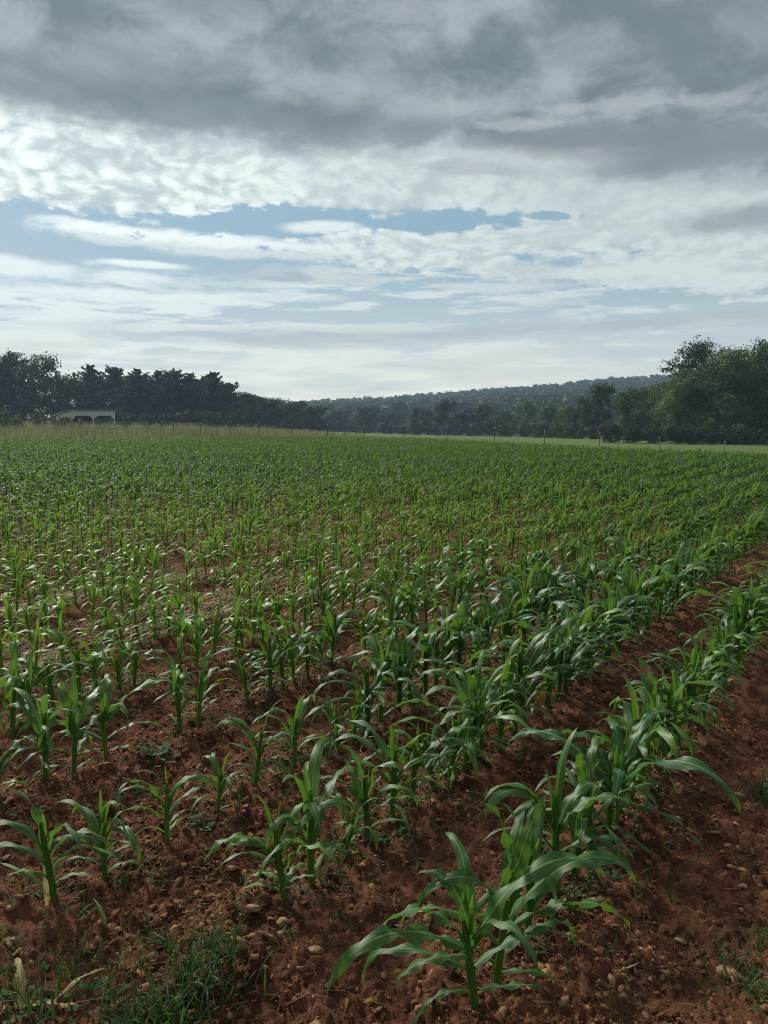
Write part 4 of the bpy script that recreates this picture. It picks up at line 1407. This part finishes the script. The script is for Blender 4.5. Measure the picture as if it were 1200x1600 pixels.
STONES = [  # pixel x, pixel y of the 1200 x 1600 frame, width in pixels, flatness, paleness, label
    (395, 1441, 26, 1.1, .35, "blocky brown stone in front of the second corn row, left of the upright stone"),
    (444, 1457, 24, 1.5, .45, "upright chipped stone at the foot of the second row's first plant"),
    (292, 1414, 24, .6, .65, "pale flat stone between the first plants of the second and third rows"),
    (275, 1441, 17, .8, .3, "small brown stone below the pale flat one at lower left"),
    (185, 1453, 18, .8, .35, "rounded brown stone in front of the third corn row's first plant"),
    (360, 1472, 18, .8, .3, "round brown stone below and left of the blocky stone"),
    (396, 1470, 20, .7, .3, "low brown stone just below the blocky stone"),
    (282, 1357, 22, .6, .45, "low flat stone left of the thin plant in the third row"),
    (333, 1398, 50, .35, .35, "long flat slab of stone lying left of the second row's first plant"),
    (362, 1362, 20, .9, .35, "angular stone between the thin plant and the second row's first plant"),
    (495, 1503, 28, .55, .6, "pale half-buried stone on the bare soil at bottom centre"),
    (591, 1571, 18, 1.0, .5, "rounded stone beside the nearest plant's lowest left leaf"),
    (492, 1592, 26, .8, .45, "stone cut by the bottom edge of the photo"),
    (15, 1477, 30, .5, .7, "pale flat stone at the left edge of the photo"),
    (18, 1437, 16, .9, .4, "small stone at the left edge above the pale flat one"),
    (9, 1343, 16, .7, .6, "pale stone high on the left edge, left of the third row's first plant"),
    (626, 1449, 24, 1.1, .55, "rounded pinkish stone left of the nearest plant"),
    (668, 1440, 28, .8, .3, "dull brown stone behind the nearest plant's left leaves"),
    (888, 1472, 26, .9, .4, "tilted stone on the right of the third plant of the rightmost row"),
    (854, 1524, 24, .8, .45, "rounded stone right of the nearest plant's base"),
    (879, 1572, 22, 1.0, .45, "stone at the bottom right of the nearest plants"),
    (936, 1420, 30, .7, .5, "large flat-topped stone right of the rightmost corn row"),
    (873, 1440, 16, 1.1, .35, "small blocky stone against the rightmost row's third plant"),
    (1000, 1474, 22, .6, .8, "pale whitish stone on the bare strip"),
    (1064, 1463, 20, .8, .6, "rounded pink stone in the middle of the bare strip"),
    (1136, 1529, 30, .6, .6, "big pale stone in the weeds at the lower right"),
    (1153, 1552, 20, .7, .6, "smaller stone beside the big pale one in the weeds"),
    (1145, 1358, 18, .7, .7, "small pale stone on the bare strip near the right edge"),
    (1115, 1305, 22, .7, .5, "angular stone in a small heap on the bare strip"),
    (1040, 1504, 18, .6, .55, "flat stone below the pink stone on the bare strip"),
    (952, 1332, 16, .8, .5, "small stone tucked under the rightmost row's leaves"),
    (1160, 1387, 14, .7, .6, "small pale stone near the right edge below the pale one"),
    (1122, 1147, 22, .4, .8, "flat pale slab on the bare strip far up beside the rightmost row"),
    (1150, 1090, 14, .6, .7, "far pale stone at the upper end of the bare strip"),
    (1073, 1216, 20, .4, .6, "flat stone on the bare strip beside the bushy plants"),
    (1058, 1248, 16, .6, .6, "small pale stone below the flat stone on the bare strip"),
    (1155, 1248, 18, .8, .5, "tilted stone on the bare strip close to the right edge"),
]
def build_stones():
    rng = np.random.default_rng(21)
    for px, py, w, flat, pale, label in STONES:
        x, y = pixel_ground(px, py)
        dist = math.sqrt(x * x + y * y + EYE * EYE)
        s = w / FPX * dist * .5 * .92
        V, F = rock(rng, 13, flat, .02)
        V = V / np.abs(V[:, 0]).max() * s
        an = rng.uniform(-.5, .5); c, sn = math.cos(an), math.sin(an)
        V = np.stack([V[:, 0] * c - V[:, 1] * sn, V[:, 0] * sn + V[:, 1] * c, V[:, 2] + rng.normal(0, .15) * V[:, 0]], -1)
        me = new_mesh("stone", V, None, F, smooth=False)
        set_attr(me, "hue", np.full(len(V), pale))
        o = add_obj("stone", me, M_STONE, None, (x, y, gz(x, y) + s * flat * .22))
        tag(o, label, "stone", "larger stones lying on the soil")
build_stones()

# ------------------------------------------------------------------ grass, weeds, straw and dead leaves
def blades(rng, n, cx, cy, spread, hmin, hmax, wmin, wmax, tone, nseg=5, bend=(0.3, 1.5)):
    geos = []
    for _ in range(n):
        x, y = cx + rng.normal(0, spread), cy + rng.normal(0, spread)
        geos.append(strip((x, y, gz(x, y) - .003), rng.uniform(0, 6.28), rng.uniform(hmin, hmax), rng.uniform(wmin, wmax), rng.uniform(.02, .6), rng.uniform(*bend),
                          1.6, .3, 0, 1, rng.normal(0, .3), rng.normal(0, .4), nseg, 2, tone + rng.normal(0, .15), .1, w0=.8, tip=.7))
    return geos

def at_origin(geo, x, y, z):
    V, Q, D = geo
    return V - np.array([x, y, z]), Q, D

def grass_tuft(px, py, n, spread, hmin, hmax, label, tone=.15, wide=(.004, .0085), seed=0, mat=None, name="grass_tuft"):
    rng = np.random.default_rng(500 + seed)
    x, y = pixel_ground(px, py)
    g = join(blades(rng, n, x, y, spread, hmin, hmax, *wide, tone))
    z = gz(x, y)
    o = add_obj(name, leaf_mesh(name, at_origin(g, x, y, z), mat or M_GRASS), None, None, (x, y, z))
    return tag(o, label, "grass", "grass tufts in the foreground")

for k, (px, py, n, sp, h0, h1, label) in enumerate((
    (322, 1566, 120, .06, .06, .17, "thick dark green grass tuft at the bottom edge, right half of the green patch"),
    (270, 1606, 110, .055, .06, .16, "dense grass tuft cut by the bottom edge, middle of the green patch"),
    (200, 1614, 60, .05, .05, .14, "grass tuft cut by the bottom edge, left half of the green patch"),
    (70, 1596, 36, .05, .06, .16, "sparse grass tuft beside the dead corn leaves at bottom left"),
    (268, 1492, 26, .025, .05, .10, "small fine grass tuft above the green patch"),
    (120, 1525, 16, .04, .06, .14, "thin grass tuft right of the dead corn leaves"),
    (345, 1520, 36, .04, .05, .12, "grass tuft at the upper right end of the green patch"),
    (1175, 1560, 60, .07, .04, .10, "grass tuft at the lower right corner beside the big pale stone"),
    (1160, 1500, 50, .06, .04, .09, "grass tuft near the right edge above the big pale stone"),
    (1200, 1255, 60, .06, .06, .14, "dark grass tuft on the right edge of the photo beside the bare strip"),
)):
    grass_tuft(px, py, n, sp, h0, h1, label, .03, seed=k)

def seed_grass():
    """fine pale grass stems with seed heads, scattered at the lower left"""
    rng = np.random.default_rng(31)
    geos = []
    for _ in range(150):
        px, py = rng.uniform(0, 360), rng.uniform(1470, 1600)
        x, y = pixel_ground(px, py)
        z = gz(x, y)
        h = rng.uniform(.05, .13); az = rng.uniform(0, 6.28)
        geos.append(strip((x, y, z), az, h, .0022, rng.uniform(0, .4), rng.uniform(.1, .8), 1.5, .2, 0, 1, 0, 0, 4, 2, .8, .3, w0=1))
        tipv = geos[-1][0].reshape(5, 3, 3)[-1, 1]
        for _ in range(4):
            geos.append(strip(tipv - np.array([0, 0, rng.uniform(0, .02)]), rng.uniform(0, 6.28), rng.uniform(.008, .016), .004, rng.uniform(.3, 1.2), .4, 1, .2, 0, 1, 0, 0, 2, 2, 1.0, 0))
    o = add_obj("seeding_grass", leaf_mesh("seeding_grass", join(geos), M_GRASS))
    tag(o, "fine pale seeding grass stems scattered over the soil at lower left", "grass", None, 'stuff')
seed_grass()

def weed_mesh(seed, r=.06, n=14, h=.05):
    rng = np.random.default_rng(seed)
    geos = []
    for _ in range(n):
        az = rng.uniform(0, 6.28); q = r * rng.random() ** .5
        z = rng.uniform(.2, 1.0) * h
        b = np.array([q * math.cos(az) * .4, q * math.sin(az) * .4, 0])
        e = np.array([q * math.cos(az), q * math.sin(az), z])
        geos.append(tube([b, (b + e) / 2 + np.array([0, 0, h * .15]), e], [.0016, .0013, .001], 4, .5))
        geos.append(strip(e, az + rng.normal(0, .6), rng.uniform(.022, .05), rng.uniform(.014, .026), rng.uniform(.7, 1.5), rng.uniform(.1, .8), 1.2, .2, .15, 2, 0, 0, 5, 4, rng.uniform(0, .6), .1, w0=.35, tip=.6))
    return leaf_mesh("weed", join(geos), M_WEED)

WEEDS = [weed_mesh(600 + i, .05 + .012 * i, 12 + 3 * i, .035 + .006 * i) for i in range(6)]
for k, (px, py, s, label) in enumerate((
    (255, 1187, 1.3, "dark broadleaf weed clump left of the third row's fifth plant"),
    (245, 1200, 1.4, "low broadleaf weed at the left foot of the dark weed clump"),
    (310, 1310, .8, "small weed beside the thin plant in the third row"),
    (935, 1380, .9, "weed at the foot of the rightmost row's fourth plant"),
    (918, 1408, .7, "small weed right of the rightmost row's third plant"),
    (620, 1318, .8, "weed at the foot of the second row's fifth plant"),
    (588, 1328, .7, "small weed left of the second row's fifth plant"),
    (410, 1090, 1.4, "weed patch between the third and fourth rows near the middle left"),
    (500, 1045, 1.5, "weed patch at the foot of the plants left of centre"),
    (960, 1205, .9, "weed under the bushy leaves of the rightmost row"),
    (1180, 1470, .5, "weed near the right edge of the photo on the bare strip"),
    (1190, 1590, .7, "weed in the lower right corner of the photo"),
    (1192, 1240, 1.1, "weed on the right edge beside the dark grass tuft"),
    (200, 1250, .9, "weed in front of the fourth row at left"),
    (40, 1290, .9, "weed at far left between the third and fourth rows"),
    (760, 1250, .8, "weed between the two rightmost rows"),
    (150, 1575, .8, "weed among the grass at bottom left"),
    (20, 1560, 1.0, "weed at the bottom left corner under the dead leaves"),
    (700, 1215, .8, "weed at the foot of the second row's eighth plant"),
    (560, 1140, 1.0, "weed between the second and third rows at centre"),
)):
    x, y = pixel_ground(px, py)
    o = add_obj("weed", WEEDS[k % 6] if k < 6 else WEEDS[k % 6], None, None, (x, y, gz(x, y) - .004), (0, 0, k * 1.7), (s, s, s * .9))
    tag(o, label, "weed", "broadleaf weeds among the corn")

def seedlings():
    """tiny grass and weed seedlings along the feet of the rows"""
    rng = np.random.default_rng(71)
    geos = []
    for _ in range(11000):
        d = 2.0 + 12.0 * rng.random() ** .8
        a = math.radians(rng.uniform(-29, 29))
        x, y = d * math.sin(a), d * math.cos(a)
        v = x * ROW_NRM[0] + y * ROW_NRM[1]
        if v > -.6:
            continue
        off = min(abs(v - row_v(i)) for i in range(0, 24))
        dens = fbm(np.array([x * 1.1]), np.array([y * 1.1]), 3, 91)[0]
        if rng.random() > np.clip((dens - .38) * 5, 0, 1) * math.exp(-(off / .20) ** 2):
            continue
        z = gz(x, y) - .003
        for _k in range(rng.integers(3, 7)):
            geos.append(strip((x + rng.normal(0, .015), y + rng.normal(0, .015), z), rng.uniform(0, 6.28), rng.uniform(.03, .10), rng.uniform(.003, .010), rng.uniform(.2, 1.1), rng.uniform(.2, 1.3),
                              1.4, .3, 0, 1, 0, rng.normal(0, .4), 4, 2, rng.uniform(0, .8), .1, w0=.7))
    o = add_obj("weed_seedlings", leaf_mesh("weed_seedlings", join(geos), M_WEED))
    tag(o, "tiny green weed seedlings along the feet of the corn rows", "weeds", None, 'stuff')
    print("seedling blades", len(geos))
seedlings()

def dead_leaf(px, py, length, width, az, th0, bend, label, tone=.4, twist=.6, mat=None, z=.004, name="dry_leaf", group="dry corn leaves"):
    x, y = pixel_ground(px, py)
    g = strip((0, 0, 0), az, length, width, th0, bend, 1.3, .5, .4, 3, twist, .3, 14, 4, tone, .1, w0=.5)
    V = g[0]
    V[:, 2] = np.maximum(V[:, 2], [gz(x + a, y + b) - gz(x, y) + .004 for a, b in V[:, :2]]) if th0 > 1 else V[:, 2]
    o = add_obj(name, leaf_mesh(name, (V, g[1], g[2]), mat or M_DRY), None, None, (x, y, gz(x, y) + z))
    return tag(o, label, "dry leaf", group)
dead_leaf(34, 1574, .20, .030, 2.0, .35, 2.1, "pale dead corn leaf standing curled at the bottom left corner", .35, 1.3)
dead_leaf(22, 1560, .24, .034, -.25, 1.15, .8, "pale dead corn leaf lying flat at the bottom left corner", .6)
dead_leaf(72, 1578, .22, .018, .5, .6, 1.6, "greyish green wilted leaf arching right of the dead leaves", .1, .4)
dead_leaf(74, 1432, .16, .022, 1.9, .1, .5, "withered yellow leaf standing left of the third row's first plant", .75)
dead_leaf(168, 1462, .12, .016, 2.2, .9, .4, "yellowed leaf tip lying right of the third row's first plant", .6, .2, M_CORN)
dead_leaf(140, 1212, .12, .024, .2, .8, 1.4, "curled brown leaf at the foot of the fourth row's plants", .3)
dead_leaf(960, 1520, .10, .006, .3, 1.5, .1, "thin straw lying on the bare strip", .6, 0)

def straw():
    """bleached straw left in windrows between the rows at the middle left"""
    rng = np.random.default_rng(41)
    geos = []
    def scatter(p0, p1, n, spread, ln=(.10, .40), wd=(.005, .013)):
        (x0, y0), (x1, y1) = pixel_ground(*p0), pixel_ground(*p1)
        d = math.atan2(y1 - y0, x1 - x0)
        for _ in range(n):
            f = rng.random()
            x, y = x0 + (x1 - x0) * f + rng.normal(0, spread), y0 + (y1 - y0) * f + rng.normal(0, spread)
            az = d + rng.normal(0, .5) + (math.pi if rng.random() < .5 else 0)
            geos.append(strip((x, y, gz(x, y) + rng.uniform(.006, .05)), az, rng.uniform(*ln), rng.uniform(*wd), rng.uniform(1.35, 1.6), rng.uniform(-.1, .3), 1, .2, 0, 1, 0, rng.normal(0, .4), 4, 2, rng.uniform(0, 1), 0, w0=.8))
    scatter((-40, 985), (150, 925), 520, .13)
    scatter((150, 925), (420, 890), 260, .22)
    scatter((180, 1000), (340, 948), 520, .14)
    scatter((340, 948), (480, 905), 300, .18)
    scatter((-40, 1062), (50, 1028), 450, .12)
    scatter((560, 905), (760, 880), 160, .3)
    scatter((380, 855), (560, 835), 180, .4)
    scatter((80, 860), (330, 830), 220, .4)
    for _ in range(700):
        px, py = rng.uniform(0, 1200), 800 + 800 * rng.random() ** 1.0
        scatter((px, py), (px + 10, py), 1, .02, (.02, .09), (.0008, .0018))
    o = add_obj("straw", leaf_mesh("straw", join(geos), M_STRAW))
    tag(o, "bleached straw and stalk bits lying between the corn rows", "straw", None, 'stuff')
straw()

def tall_grass():
    """unmown dry grass between the end of the corn and the fence, at left"""
    rng = np.random.default_rng(51)
    n = 26000
    x = rng.uniform(-52, -1.0, n); y = rng.uniform(56, 104, n)
    lim = 57.4 + (x + 28) * .06
    dens = fbm(x * .25, y * .25, 3, 8)
    keep = (y > lim) & (x > -.62 * y) & (y < 74 + (-x) * .85) & (rng.random(n) < np.clip(dens * 1.6, 0, 1)) & (rng.random(n) < np.clip((-x - 1) / 7.0, .06, 1))
    x, y = x[keep], y[keep]
    z = land(x, y)
    h = .88 * np.clip(.45 + dens[keep], .5, 1.25) * np.clip((-x + 2) / 16, .4, 1) * rng.uniform(.7, 1.35, len(x))
    geos = []
    for i in range(len(x)):
        geos.append(strip((x[i], y[i], z[i] - .02), rng.uniform(0, 6.28), h[i], rng.uniform(.02, .05), rng.uniform(0, .3), rng.uniform(.1, .9), 1.6, .2, 0, 1, 0, 0, 3, 1, rng.uniform(-.5, .7) + 2.2 * (dens[keep][i] - .5), .3, w0=.9))
    o = add_obj("tall_grass", leaf_mesh("tall_grass", join(geos), M_TALLGRASS))
    tag(o, "tall straw-coloured unmown grass behind the corn at left", "grass", None, 'stuff')
    # green herbs among it and short pasture grass along the fence
    geos = []
    for _ in range(5200):
        if rng.random() < .22:
            xx, yy = rng.uniform(-50, -2), rng.uniform(58, 95)
            if yy < 58 + (xx + 28) * .06 or abs(xx) > .62 * yy:
                continue
            hh, w = rng.uniform(.3, .8), .06
        else:
            r = rng.uniform(46.6, 53); v = rng.uniform(-72, 6)
            xx, yy = r * ROW_DIR[0] + v * ROW_NRM[0], r * ROW_DIR[1] + v * ROW_NRM[1]
            if abs(xx) > .62 * yy:
                continue
            hh, w = rng.uniform(.12, .4), .04
        zz = float(land(np.array([xx]), np.array([yy]))[0])
        geos.append(strip((xx, yy, zz - .02), rng.uniform(0, 6.28), hh, w, rng.uniform(0, .5), rng.uniform(.2, 1.2), 1.5, .2, 0, 1, 0, 0, 3, 1, rng.uniform(.3, 1), .2, w0=.9))
    o = add_obj("pasture_grass", leaf_mesh("pasture_grass", join(geos), M_GRASS))
    tag(o, "short green pasture grass and herbs along the fence line", "grass", None, 'stuff')
tall_grass()
# ------------------------------------------------------------------ the air: thin even haze round everything
def build_haze():
    V, Q = box_geo(-330, 520, -70, 870, -30, 66)
    o = add_obj("haze", new_mesh("haze", V, Q, smooth=False))
    m, T, out = material("haze_air")
    v = T.node('ShaderNodeVolumePrincipled')
    v.inputs['Color'].default_value = (0.52, 0.72, 0.98, 1)
    v.inputs['Density'].default_value = HAZE
    v.inputs['Anisotropy'].default_value = 0.3
    T.link(v.outputs[0], out.inputs['Volume'])
    o.data.materials.append(m)
    tag(o, "pale blue haze in the air over the far hills", "haze", None, 'stuff')
HAZE = 0.00044
build_haze()
